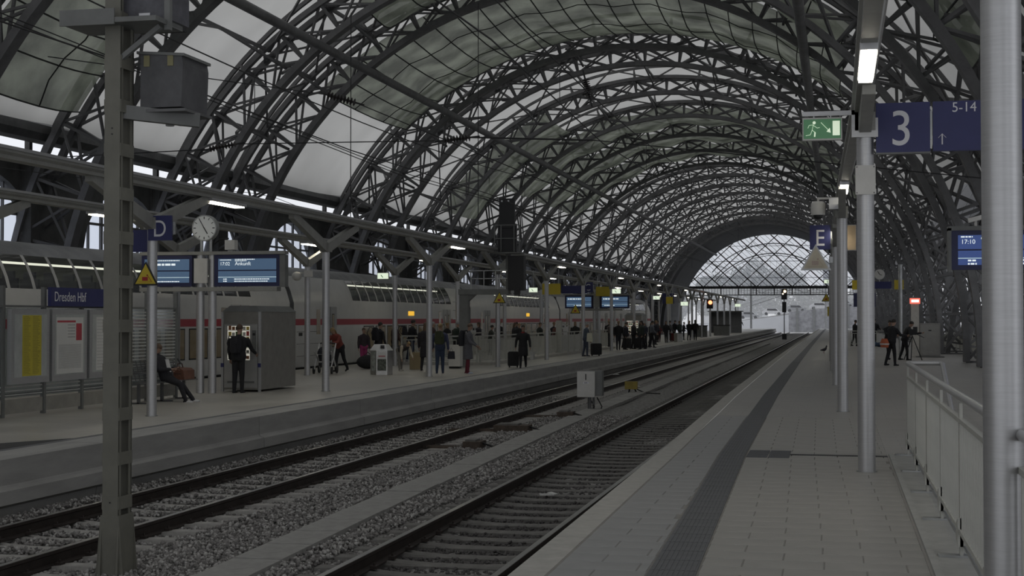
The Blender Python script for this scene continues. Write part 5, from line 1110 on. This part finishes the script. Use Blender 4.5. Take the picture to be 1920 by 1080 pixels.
def person(label, x, y, rz, H=1.65, top=BK, bot=BK, shoe=(.03, .03, .03), hair=dk_hair, lean=0.0, legs=((0, 0), (0, 0)), arms=((5, 10), (5, 10)), head=0.0, seat=None, longcoat=False, longhair=False, wide=1.0, cap=None, z=0.0, vox=.020, stance=.095, sleeve=None, collar=None, bulk=1.16):
    s = H / 1.75; b = B(); segs = []
    def seg(p, q, r0, r1, reg, n=10):
        p, q = Vector(p), Vector(q); b.tube([p + (p - q).normalized() * r0 * .3, p, q, q + (q - p).normalized() * r1 * .3], [r0 * .8, r0, r1, r1 * .8], n); segs.append((p, q, (r0 + r1) / 2, reg))
    hipz = (seat if seat is not None else .93 * s) / s if seat is None else seat / s + .10
    hip = Vector((0, 0, hipz)); la = R(lean)
    def T(v): return hip + rotx(Vector(v), la)     # lean > 0 bends forward (-Y)
    X = Vector((1, 0, 0)); Yd = rotx((0, 1, 0), la)
    secs = [(T((0, 0, -.10)), .150, .115, X, Yd), (T((0, .01, 0)), .172 * wide, .128, X, Yd), (T((0, 0, .16)), .150 * wide, .115, X, Yd), (T((0, -.005, .33)), .175 * wide, .125, X, Yd), (T((0, 0, .46)), .195 * wide, .115, X, Yd), (T((0, .005, .53)), .165, .085, X, Yd), (T((0, .005, .57)), .07, .065, X, Yd)]
    secs = [(c, rx * (bulk if i < 6 else 1), ry * (bulk * 1.08 if i < 6 else 1), xd, yd) for i, (c, rx, ry, xd, yd) in enumerate(secs)]
    loft(b, secs); segs.append((T((0, 0, .12)), T((0, 0, .46)), .16, 'top')); segs.append((T((-.08, 0, -.02)), T((.08, 0, -.02)), .13, 'bot' if not longcoat else 'top'))
    seg(T((0, .005, .52)), T((0, -.01, .66)), .055, .052, 'skin'); ha = la * .5 + R(head); hc = T((0, -.01, .66)) + rotx((0, -.015, .09), ha)
    def Hd(v): return hc + rotx(Vector(v), ha)
    hb = [(Hd((0, -.005, -.125)), .038, .042), (Hd((0, -.012, -.09)), .056, .066), (Hd((0, 0, -.03)), .070, .088), (Hd((0, .004, .03)), .075, .096), (Hd((0, .006, .075)), .066, .085), (Hd((0, .006, .112)), .035, .045)]
    loft(b, [(c, rx, ry, X, rotx((0, 1, 0), ha)) for c, rx, ry in hb]); segs.append((Hd((0, 0, -.08)), Hd((0, 0, .08)), .085, 'skin'))
    b.ell(Hd((0, -.097, -.02)), (.013, .018, .022), 8, 6); b.ell(Hd((.074, .01, -.015)), (.010, .018, .028), 8, 6); b.ell(Hd((-.074, .01, -.015)), (.010, .018, .028), 8, 6); b.ell(Hd((0, -.086, .018)), (.045, .012, .012), 8, 6)
    for i, sd in enumerate((-1, 1)):
        th, kn = legs[i]; h0 = hip + Vector((sd * .085, 0, -.03)); t_ = R(th); k_ = R(kn); out = sd * (stance - .085)
        if seat is not None:
            knee = h0 + Vector((out, -.42 * math.sin(t_), -.42 * math.cos(t_)))
        else: knee = h0 + Vector((out * .5, -.43 * math.sin(t_), -.43 * math.cos(t_)))
        a2 = t_ - k_; ank = knee + Vector((out * .5, -.41 * math.sin(a2), -.41 * math.cos(a2)))
        seg(h0, knee, .085 * bulk, .062 * bulk, 'bot'); seg(knee, ank, .062 * bulk, .043 * bulk, 'bot')
        ft = R(-a2 * 30) if False else (a2 if abs(a2) < .9 else a2 * .9); toe = ank + Vector((0, -.17, -.045)) if abs(a2) < .5 or seat is not None else ank + Vector((0, -.12, -.11))
        b.ell(ank + Vector((0, .02, -.045)), (.042, .055, .045), 10, 6); seg(ank + Vector((0, -.01, -.045)), toe, .045, .034, 'shoe')
        if longcoat: pass
    if longcoat:
        loft(b, [(T((0, .01, .0)), .19, .15, X, Vector((0, 1, 0))), (hip + Vector((0, 0, -.22)), .205, .17, X, Vector((0, 1, 0))), (hip + Vector((0, 0, -.42)), .21, .175, X, Vector((0, 1, 0)))]); segs.append((hip, hip + Vector((0, 0, -.40)), .17, 'top'))
    fingers = B()
    for i, sd in enumerate((-1, 1)):
        a = arms[i]; sh, el = a[0], a[1]; ab = R(a[2]) if len(a) > 2 else R(9); inn = R(a[3]) if len(a) > 3 else 0
        s0 = T((sd * .19 * wide * (.5 + .5 * bulk), 0, .47)); base = la * .6; up = base + R(sh)
        def dirv(an, abd): return Vector((sd * math.sin(abd), -math.sin(an) * math.cos(abd), -math.cos(an) * math.cos(abd)))
        e0 = s0 + dirv(up, ab) * .29; w0 = e0 + dirv(up + R(el), ab * .4 - inn) * .25; hd = dirv(up + R(el) * 1.05, -inn * .8)
        seg(s0, e0, .062 * bulk, .05 * bulk, 'slv'); seg(e0, w0, .050 * bulk, .038 * bulk, 'slv'); pc = w0 + hd * .06
        b.ell(pc, (.028, .034, .045), 8, 6, hd.to_track_quat('Z', 'X').to_matrix()); segs.append((w0 + hd * .03, w0 + hd * .1, .03, 'skin'))
        perp = hd.cross(Vector((1, 0, 0))).normalized() if abs(hd.x) < .9 else Vector((0, 1, 0)); side = hd.cross(perp).normalized()
        for f_, (o_, L) in enumerate(((-.024, .062), (-.008, .074), (.008, .078), (.023, .066))):
            p0 = w0 + hd * .09 + perp * o_; p1 = p0 + hd * L * .5 + side * .006; p2 = p1 + (hd * .7 + side * .5 * sd).normalized() * L * .5; fingers.tube([p0, p1, p2], [.0095, .0088, .007], 6)
        p0 = w0 + hd * .045 - perp * .03; fingers.tube([p0, p0 - perp * .025 + hd * .03, p0 - perp * .028 + hd * .06], [.011, .010, .008], 6)
    me = b.mesh('person'); tmp = bpy.data.objects.new('tmp', me); COL.objects.link(tmp)
    md = tmp.modifiers.new('r', 'REMESH'); md.mode = 'VOXEL'; md.voxel_size = vox; md.use_smooth_shade = True; sm_ = tmp.modifiers.new('s', 'SMOOTH'); sm_.factor = .5; sm_.iterations = 3
    dg = bpy.context.evaluated_depsgraph_get(); me2 = bpy.data.meshes.new_from_object(tmp.evaluated_get(dg)); bpy.data.objects.remove(tmp)
    n = len(me2.polygons); cen = np.empty(n * 3); me2.polygons.foreach_get('center', cen); cen = cen.reshape(-1, 3); best = np.full(n, 1e9); idx = np.zeros(n, int)
    mats_ = [skin_m, cloth(top), cloth(bot), cloth(shoe), cloth(sleeve or top)]; mi = {'skin': 0, 'top': 1, 'bot': 2, 'shoe': 3, 'slv': 4}
    for (p, q, r, reg) in segs:
        p, q = np.array(p), np.array(q); d = q - p; L2 = max(d @ d, 1e-9); tt = np.clip((cen - p) @ d / L2, 0, 1); ds_ = np.linalg.norm(cen - (p + tt[:, None] * d), axis=1) / r; m_ = ds_ < best; best[m_] = ds_[m_]; idx[m_] = mi[reg]
    me2.materials.clear()
    for m_ in mats_: me2.materials.append(m_)
    bm = bmesh.new(); bm.from_mesh(me2)
    for f_, k in zip(bm.faces, idx): f_.material_index = int(k)
    nv = len(bm.verts); vs_ = [bm.verts.new(v) for v in fingers.v]
    for f_ in fingers.f:
        try: nf = bm.faces.new([vs_[i] for i in f_]); nf.material_index = 0; nf.smooth = True
        except ValueError: pass
    bm.to_mesh(me2); bm.free(); me2.name = 'person'
    o = link('person', me2, None, label, 'person'); o.location = (x, y, z); o.rotation_euler = (0, 0, rz); o.scale = (s, s, s)
    if seat is not None: o.location.z = z
    # hair cap, eyes, mouth
    hbm = B(); rot = Matrix.Rotation(ha, 3, 'X')
    if hair is not None:
        hv = B(); hv.ell((0, .012, .035), (.084, .103, .092), 16, 12); keep = [f_ for f_ in hv.f if not (np.mean([hv.v[i][2] for i in f_]) < (.045 if np.mean([hv.v[i][1] for i in f_]) < -.035 else -.055))]
        hv.f = keep; hv.v = [tuple(Hd(v)) for v in hv.v]
        ho = hv.obj('hair', hair, o, True)
        if longhair:
            b3 = B(); loft(b3, [(Hd((0, .05, .06)), .07, .06, X, Yd), (Hd((0, .075, -.06)), .085, .045, X, Yd), (Hd((0, .08, -.18)), .08, .035, X, Yd), (Hd((0, .085, -.26)), .05, .02, X, Yd)]); b3.obj('hair_length', hair, ho, True)
    if cap: B().add(*(lambda q: ([tuple(Hd(v)) for v in q.v], [f_ for f_ in q.f]))(B().lathe([(.092, .03), (.098, .07), (.085, .115), (.04, .145), (.005, .148)], 16))).obj('knit_cap', cloth(cap), o, True)
    eb_ = B()
    for sx in (-.03, .03): eb_.ell(Hd((sx, -.088, .0)), (.011, .006, .007), 8, 5)
    eb_.obj('eyes', black, o); B().ell(Hd((0, -.086, -.066)), (.022, .006, .006), 8, 5).obj('mouth', mat('lips', (.25, .10, .09), .6), o)
    if collar: loft_ = B(); loft(loft_, [(T((0, 0, .50)), .105, .10, X, Yd), (T((0, -.01, .58)), .085, .09, X, Yd)]); loft_.obj('scarf', cloth(collar), o, True)
    return o
def backpack(label, x, y, z, rz, m_=None, s=1.0):
    t = thing('backpack', label, 'backpack', (x, y, z), rz); m_ = m_ or cloth((.02, .02, .025))
    b = B(); loft(b, [((0, 0, 0), .14, .09, (1, 0, 0), (0, 1, 0)), ((0, .01, .08), .17, .11, (1, 0, 0), (0, 1, 0)), ((0, .005, .30), .16, .10, (1, 0, 0), (0, 1, 0)), ((0, -.01, .44), .11, .06, (1, 0, 0), (0, 1, 0))]); b.obj('pack_body', m_, t, True)
    b = B(); loft(b, [((0, .10, .06), .11, .05, (1, 0, 0), (0, 1, 0)), ((0, .11, .2), .11, .05, (1, 0, 0), (0, 1, 0))]); b.obj('front_pocket', m_, t, True)
    for sx in (-.1, .1): B().tube([(sx, -.05, .42), (sx * 1.1, -.16, .44), (sx * 1.2, -.26, .25), (sx * 1.2, -.12, .05)], .014, 6).obj('shoulder_strap', m_, t)
    t.scale = (s, s, s); return t
def suitcase(label, x, y, rz, h=.62, m_=None, handle=True, w=.42):
    t = thing('suitcase', label, 'suitcase', (x, y, 0), rz); m_ = m_ or cloth((.02, .02, .022)); b = B()
    b.prism([(-w / 2 + .03, .06), (w / 2 - .03, .06), (w / 2, .10), (w / 2, h - .05), (w / 2 - .05, h), (-w / 2 + .05, h), (-w / 2, h - .05), (-w / 2, .10)], -.12, .12); b.obj('shell', m_, t); B().b2((-w / 2 + .05, -.135, .14), (w / 2 - .05, -.12, h * .6)).obj('pocket', m_, t)
    for sx in (-1, 1): B().lathe([(.035, -.025), (.035, .025)], 10, (sx * (w / 2 - .06), .08, .036), 'X').obj('wheel', rubber, t)
    if handle: B().tube([(-.10, .1, h - .1), (-.10, .1, h + .38), (.10, .1, h + .38), (.10, .1, h - .1)], .012, 6).obj('handle', galv, t)
    return t
Q = math.pi
person('man in black standing with his back turned at the vending machine', -14.5, 33.45, Q, 1.66, BK, (.014, .014, .016), (.02, .02, .02), br_hair, 3, ((3, 4), (-2, 3)), ((25, 35, 14), (8, 14, 12)), 8, vox=.016, wide=1.12)
backpack('black backpack on the man at the vending machine', -14.5, 33.27, 1.0, Q + Q, None, .95)
sm_o = person('seated young man in dark jacket and white shirt looking at his phone', -14.5, 29.52, Q / 2, 1.62, (.02, .02, .025), (.018, .018, .022), (.55, .55, .55), br_hair, -27, ((70, 48), (62, 22)), ((46, 62, 4, 18), (46, 66, 4, 18)), 44, seat=.47, vox=.016, stance=.10)
sh_ = B(); loft(sh_, [((0, -.05, .62), .085, .06, (1, 0, 0), (0, 1, 0)), ((0, -.05, .80), .075, .06, (1, 0, 0), (0, 1, 0)), ((0, .0, 1.02), .05, .05, (1, 0, 0), (0, 1, 0))]); o_ = sh_.obj('shirt_front', cloth((.6, .6, .6)), sm_o, True)
t = thing('smartphone', 'dark phone held by the seated young man', 'phone', (-14.2, 29.52, .90), Q / 2); B().box((0, 0, 0), (.075, .012, .15), rx=-.6).obj('phone_body', black, t); B().box((0, .007, .002), (.066, .002, .13), rx=-.6).obj('phone_screen', scr_d, t)
# pram and parent
person('woman in a rust red jacket leaning on the pram', -16.85, 47.6, -.35, 1.62, (.20, .045, .035), (.016, .016, .02), (.02, .02, .02), bl_hair, 34, ((14, 10), (-16, 14)), ((22, 42, 8, 10), (22, 42, 8, 10)), 20, longhair=True)
pr_ = thing('pram', 'white framed pram with dark seat in front of the woman in red', 'pram', (-16.75, 45.9, 0), .15)
wm_ = cloth((.6, .6, .6))
for sx in (-.28, .28):
    B().tube([(sx, -.55, .16), (sx, -.1, .55), (sx, .30, 1.0)], .022, 8).tube([(sx, .35, .14), (sx, -.05, .52), (sx, -.5, .75)], .022, 8).obj('frame_tube', wm_, pr_)
    for yy, rr in ((-.5, .12), (.38, .16)):
        w_ = B().lathe([(rr * .75, -.02), (rr, -.025), (rr, .025), (rr * .75, .02)], 16, (sx * 1.08, yy, rr + .003), 'X').obj('wheel', rubber, pr_); b = B()
        for k in range(6): a = R(60 * k); b.bar((sx * 1.08, yy, rr), (sx * 1.08, yy + math.cos(a) * rr * .8, rr + math.sin(a) * rr * .8), .012)
        b.obj('spokes', galv, w_)
B().tube([(-.28, .30, 1.0), (-.1, .36, 1.02), (.1, .36, 1.02), (.28, .30, 1.0)], .02, 8).obj('push_bar', black, pr_)
b = B(); loft(b, [((0, -.12, .42), .20, .22, (1, 0, 0), (0, 1, 0)), ((0, -.18, .58), .22, .32, (1, 0, 0), (0, 1, 0)), ((0, -.2, .64), .21, .30, (1, 0, 0), (0, 1, 0))]); b.obj('seat_shell', cloth((.025, .027, .035)), pr_, True)
hv = B(); hv.ell((0, -.36, .66), (.22, .20, .26), 14, 10); hv.f = [f_ for f_ in hv.f if np.mean([hv.v[i][2] for i in f_]) > .62]; hv.obj('hood', cloth((.025, .027, .035)), pr_, True); B().b2((-.22, -.1, .24), (.22, .3, .36)).obj('basket', black, pr_)
b = thing('duffel_bag', 'dark round bag on the ground behind the woman in red', 'bag', (-16.7, 50.2, 0), .5); q = B(); q.ell((0, 0, .26), (.42, .22, .255), 14, 10); q.obj('bag_body', cloth((.022, .022, .025)), b, True); B().tube([(-.15, 0, .48), (0, 0, .62), (.15, 0, .48)], .015, 6).obj('handle', black, b)
person('person with a dark jacket and large pack standing by the train window', -17.2, 53.0, 2.5, 1.66, (.02, .02, .024), (.02, .02, .024), BK, dk_hair, 6); backpack('large black backpack on the person by the train window', -17.25, 52.75, 1.0, -.6, None, 1.15)
person('person with pink trousers half hidden by the litter bin', -17.6, 52.4, .6, 1.45, (.04, .03, .035), (.35, .05, .16), BK, br_hair)
person('child in grey trousers bending forward beside the litter bin', -15.05, 48.8, .9, 1.38, (.05, .045, .045), (.22, .21, .19), (.5, .48, .45), bl_hair, 70, ((12, 5), (4, 12)), ((-38, 12), (-30, 20)), 10, sleeve=(.45, .40, .32))
person('man in black jacket and blue jeans standing left of the woman in the long coat', -16.75, 55.8, 2.3, 1.76, BK, (.03, .04, .075), BK, dk_hair, 8, ((8, 12), (-6, 8)), ((12, 25), (10, 20))); backpack('black daypack on the man in blue jeans', -16.95, 55.6, 1.1, -.9)
person('woman in a long dark coat with brown scarf walking away', -14.2, 49.1, Q, 1.66, (.022, .02, .026), BK, (.5, .48, .45), br_hair, 2, ((6, 6), (-8, 10)), ((4, 10), (4, 10)), longcoat=True, longhair=True, collar=(.16, .08, .05), wide=1.08)
person('man in blue jacket and jeans with an olive pack beside the front post', -13.05, 46.9, Q + .15, 1.64, (.055, .065, .12), (.03, .045, .085), (.3, .28, .25), bl_hair, 4, ((8, 6), (-6, 8)), ((-8, 8, 14), (8, 12, 14))); backpack('olive green backpack on the man in blue jeans', -13.03, 46.75, .98, Q + Q + .15, cloth((.05, .06, .03)), 1.0)
b = thing('hand_bag', 'small dark bag hanging from the hand of the man in jeans', 'bag', (-12.68, 47.0, .48)); B().prism([(-.12, 0), (.12, 0), (.10, .26), (-.10, .26)], -.05, .05).obj('bag_body', cloth((.03, .03, .04)), b); B().tube([(-.06, 0, .25), (0, 0, .38), (.06, 0, .25)], .008, 6).obj('handle', black, b)
b = thing('paper_bag', 'tan paper bag on the ground beside the woman in the long coat', 'bag', (-14.9, 50.2, 0), .3); B().b2((-.2, -.12, .003), (.2, .12, .62)).obj('bag_body', mat('kraft', (.30, .24, .14), .8, 0, .1), b); B().tube([(-.08, -.1, .6), (0, -.1, .72), (.08, -.1, .6)], .01, 6).obj('handle', MATS['kraft'], b)
person('woman in grey coat and pale skirt with maroon tights standing sideways', -12.1, 47.0, Q / 2, 1.64, (.11, .11, .125), (.13, .02, .035), (.45, .5, .6), br_hair, 3, ((3, 3), (-4, 4)), ((20, 40), (15, 30)), 12, longcoat=True); backpack('big black backpack on the woman in the grey coat', -12.30, 47.0, .92, Q / 2, None, 1.2)
person('woman in black coat with red scarf walking with a suitcase', -11.42, 52.6, .12, 1.56, (.016, .016, .018), BK, BK, dk_hair, 2, ((12, 6), (-12, 14)), ((-6, 8, 16), (6, 10, 16)), 0, longcoat=True, collar=(.25, .03, .035), vox=.018)
suitcase('black suitcase pulled by the woman with the red scarf', -11.88, 53.0, .2, .60); b = thing('hand_bag', 'pale metallic bag in the hand of the woman with the red scarf', 'bag', (-11.05, 52.55, .32)); B().b2((-.06, -.16, 0), (.06, .16, .28)).obj('bag_body', cloth((.4, .4, .38)), b); B().tube([(0, -.08, .28), (0, 0, .40), (0, .08, .28)], .008, 6).obj('handle', galv, b)
person('woman in blue jeans with a pale shoulder bag near the platform edge', -11.95, 69.5, Q / 2 + .5, 1.6, (.06, .08, .11), (.04, .05, .08), BK, grey_hair, 4, ((6, 6), (-6, 6))); b = thing('shoulder_bag', 'pale cloth bag on the shoulder of the woman near the edge', 'bag', (-11.72, 69.3, .72)); B().prism([(-.15, 0), (.15, 0), (.12, .42), (-.12, .42)], -.06, .06).obj('bag_body', cloth((.5, .5, .42)), b); B().tube([(-.08, 0, .42), (0, 0, .85), (.08, 0, .42)], .012, 6).obj('strap', black, b)
suitcase('dark luggage trolley behind the woman near the platform edge', -11.55, 70.2, .6, .62, None, True, .5)
crowd = [(-12.5, 84.0, 1.66, BK, (.02, .022, .03), 0.3, 'tall man in black at the left of the waiting crowd'), (-13.0, 90.0, 1.6, (.03, .03, .035), BK, 2.0, 'dark clad person in front of the distant vending machine'), (-12.7, 88.0, 1.45, (.16, .15, .17), (.25, .25, .27), 1.2, 'person in pale grey clothes in the crowd'), (-11.35, 85.8, 1.68, (.02, .03, .025), BK, -1.0, 'man in dark green coat at the front of the crowd'), (-11.9, 88.8, 1.5, BK, (.03, .03, .04), 2.6, 'short dark person behind the luggage pile'), (-11.4, 91.0, 1.66, (.12, .13, .15), BK, 1.8, 'person in grey jacket turned to the right in the crowd'), (-13.8, 115, 1.25, (.14, .03, .035), (.05, .02, .02), 0.4, 'child in a dark red coat among the crowd'), (-13.15, 116.2, 1.62, (.10, .10, .105), BK, 2.2, 'person in grey coat behind the distant bin'), (-12.6, 119, 1.6, (.04, .05, .045), BK, -2.4, 'person in dark olive coat behind the distant bin'), (-12.85, 124.5, 1.5, BK, BK, 1.5, 'small dark person reaching right beyond the bin'), (-12.15, 122.2, 1.62, BK, (.02, .02, .025), 2.9, 'left of the two dark figures beyond the distant bin'), (-11.65, 122.3, 1.68, (.02, .018, .022), BK, 3.3, 'right of the two dark figures beyond the distant bin'), (-12.5, 194, 1.72, BK, BK, 0.5, 'lone dark figure walking at the far end of the island platform'),
 (-14.6, 76.0, 1.62, (.13, .055, .045), BK, .2, 'person in a brown red jacket behind the stair railing'), (-15.6, 80, 1.6, BK, BK, 1.0, 'dark person behind the stair railing near the displays'), (-15.9, 66, 1.5, (.03, .035, .03), BK, 2.0, 'dark person on the stairs behind the bar railing'), (-17.6, 62, 1.66, (.05, .03, .03), BK, 2.2, 'person in dark brown by the train doors'), (-17.9, 65.5, 1.6, BK, BK, 1.2, 'dark person beside the train behind the stair railing'), (-17.7, 71, 1.62, (.04, .035, .045), BK, -1.4, 'person in dark violet coat beside the train'), (-17.8, 76, 1.66, BK, BK, .5, 'dark man beside the train under the distant displays'), (-18.0, 81, 1.6, (.05, .05, .06), BK, 2.5, 'person in slate coat far along the train'), (-14.3, 92, 1.68, BK, BK, .2, 'dark man left of the distant vending machine'), (-10.95 - .9, 94, 1.6, BK, (.02, .02, .03), 1.0, 'dark person half hidden behind the crowd front'), (-15.2, 57.2, 1.7, (.02, .03, .022), BK, 2.7, 'dark green clad person at the near end of the stairwell')]
rg = np.random.default_rng(5)
crowd += [(-12.2, 84.9, 1.6, (.02, .02, .03), BK, 1.4, 'dark figure just right of the tall man in black'), (-12.0, 86.9, 1.66, BK, BK, 2.2, 'dark figure directly behind the crowd luggage'), (-11.75, 90.2, 1.6, (.03, .035, .05), BK, -.6, 'figure in navy between grey jacket and green coat'), (-13.5, 87.2, 1.64, (.06, .05, .05), BK, .9, 'figure in dark brown left of the distant vending machine'), (-12.9, 97.5, 1.62, BK, BK, .3, 'dark figure right of the distant vending machine'), (-12.4, 101, 1.66, (.03, .03, .04), BK, 1.1, 'dark figure under the lit exit sign in the crowd'), (-13.3, 106, 1.62, (.11, .04, .04), BK, 2.0, 'figure in maroon jacket far in the crowd'), (-12.7, 110, 1.6, BK, BK, .4, 'dark figure left of the child in red'), (-13.6, 112, 1.66, (.07, .07, .08), BK, 1.9, 'figure in slate grey left of the distant bin'), (-12.95, 118, 1.66, BK, BK, 2.4, 'dark figure between the grey and olive coats'), (-15.2, 74, 1.6, (.025, .03, .025), BK, 1.2, 'dark green figure on the stairs left of the brown red jacket'), (-15.4, 70, 1.58, BK, BK, .5, 'dark figure climbing the stairs left of the wide post'), (-16.2, 72.5, 1.6, (.03, .03, .035), BK, 2.1, 'dark figure deep in the stairwell by the wide post'), (-14.9, 83, 1.62, (.03, .03, .03), BK, .2, 'dark figure under the right distant display'), (-18.2, 58.3, 1.66, (.06, .03, .03), BK, 2.4, 'figure in dark red at the open train door')]
for (x, y, h, tc_, bc_, rz, lb_) in crowd:
    person(lb_, x, y, rz, h, tc_, bc_, (.03, .03, .03), [dk_hair, br_hair, bl_hair, grey_hair][int(rg.integers(4))], rg.uniform(0, 6), ((rg.uniform(0, 12), 6), (rg.uniform(-12, 0), 8)), ((rg.uniform(-5, 25), rg.uniform(10, 50)), (rg.uniform(-5, 25), rg.uniform(10, 50))), rg.uniform(-5, 15), vox=.03, longhair=bool(rg.random() < .35), wide=1.1)
for i, (x, y, lb_) in enumerate([(-11.7, 86.6, 'dark suitcase at the front of the waiting crowd'), (-11.55, 87.2, 'second dark suitcase standing behind the crowd luggage'), (-12.3, 86.2, 'dark travel case beside the man in black'), (-12.95, 116.8, 'dark red suitcase beside the child in red')]): suitcase(lb_, x, y, rg.uniform(-1, 1), .66, cloth((.02, .02, .022)) if i < 3 else cloth((.14, .03, .03)), False, .48)
pv = [(2.1, 58.2, 1.78, 'man in dark clothes with an orange reflective bag on the near platform', 2.2), (2.95, 66.0, 1.74, 'dark man bending over gear beside the help pillar', 1.8), (2.3, 66.8, 1.74, 'dark figure standing behind the man with the orange bag', .5), (2.45, 98.2, 1.78, 'dark figure behind the short railing on the near platform', 0.3), (1.2, 99, 1.7, 'small dark figure left behind the short railing', 2.0)]
for i, (x, y, h, lb_, rz) in enumerate(pv): person(lb_, x, y, rz, h, BK, (.014, .014, .017), BK, dk_hair, [6, 22, 4, 2, 2][i], ((10, 8), (-10, 10)), ((35, 50), (28, 60)), 15, vox=.022 if i < 2 else .03, wide=1.1)
b = thing('messenger_bag', 'orange bag with white reflective band on the hip of the man', 'bag', (1.83, 57.95, .72), 2.2); q = B(); loft(q, [((0, 0, 0), .20, .10, (1, 0, 0), (0, 1, 0)), ((0, 0, .16), .24, .13, (1, 0, 0), (0, 1, 0)), ((0, 0, .34), .14, .08, (1, 0, 0), (0, 1, 0))]); q.obj('bag_body', mat('hi_vis_orange', (.5, .12, .05), .6), b, True)
q = B(); loft(q, [((0, 0, .10), .238, .128, (1, 0, 0), (0, 1, 0)), ((0, 0, .16), .245, .135, (1, 0, 0), (0, 1, 0))]); q.obj('reflective_band', cloth((.65, .6, .58)), b, True)
b = thing('tripod', 'dark tripod with gear beside the help pillar', 'tripod', (3.25, 65.6, 0))
for k in range(3): a = R(120 * k + 20); B().tube([(0, 0, 1.1), (math.cos(a) * .45, math.sin(a) * .45, .01)], .02, 6).obj('leg', black, b)
B().box((0, 0, 1.25), (.3, .2, .25)).obj('head', black, b); B().tube([(.1, -.05, 1.2), (.5, -.2, 1.0)], .015, 6).obj('pan_handle', black, b)
b = thing('plastic_bags', 'blue bags on the floor by the short railing', 'bag', (2.2, 96.2, 0)); q = B(); q.ell((0, 0, .18), (.5, .25, .18), 12, 8); q.obj('bag_body', cloth((.05, .08, .13)), b, True); q = B(); q.ell((.55, .1, .15), (.3, .22, .15), 12, 8); q.obj('bag_side', cloth((.05, .08, .13)), b, True)
pg_ = thing('pigeon', 'dark pigeon standing on the near platform', 'pigeon', (-.65, 78.2, 0), .9)
q = B(); loft(q, [((0, .22, .14), .02, .015, (1, 0, 0), (0, 0, 1)), ((0, .10, .16), .055, .05, (1, 0, 0), (0, 0, 1)), ((0, -.04, .18), .07, .075, (1, 0, 0), (0, 0, 1)), ((0, -.12, .22), .05, .06, (1, 0, 0), (0, .4, .9)), ((0, -.15, .30), .028, .032, (1, 0, 0), (0, 1, .2)), ((0, -.16, .35), .03, .034, (1, 0, 0), (0, 1, 0)), ((0, -.165, .385), .012, .014, (1, 0, 0), (0, 1, 0))], 12); q.obj('body', mat('pigeon_grey', (.06, .06, .07), .7, 0, .3, 20), pg_, True); B().tube([(0, -.185, .345), (0, -.225, .335)], [.008, .003], 6).obj('beak', black, pg_)
for sx in (-.03, .03): B().tube([(sx, .0, .13), (sx, .01, .01), (sx, -.04, .005)], .006, 5).obj('leg', red_m, pg_)
pg_.scale = (1.1, 1.1, 1.1)
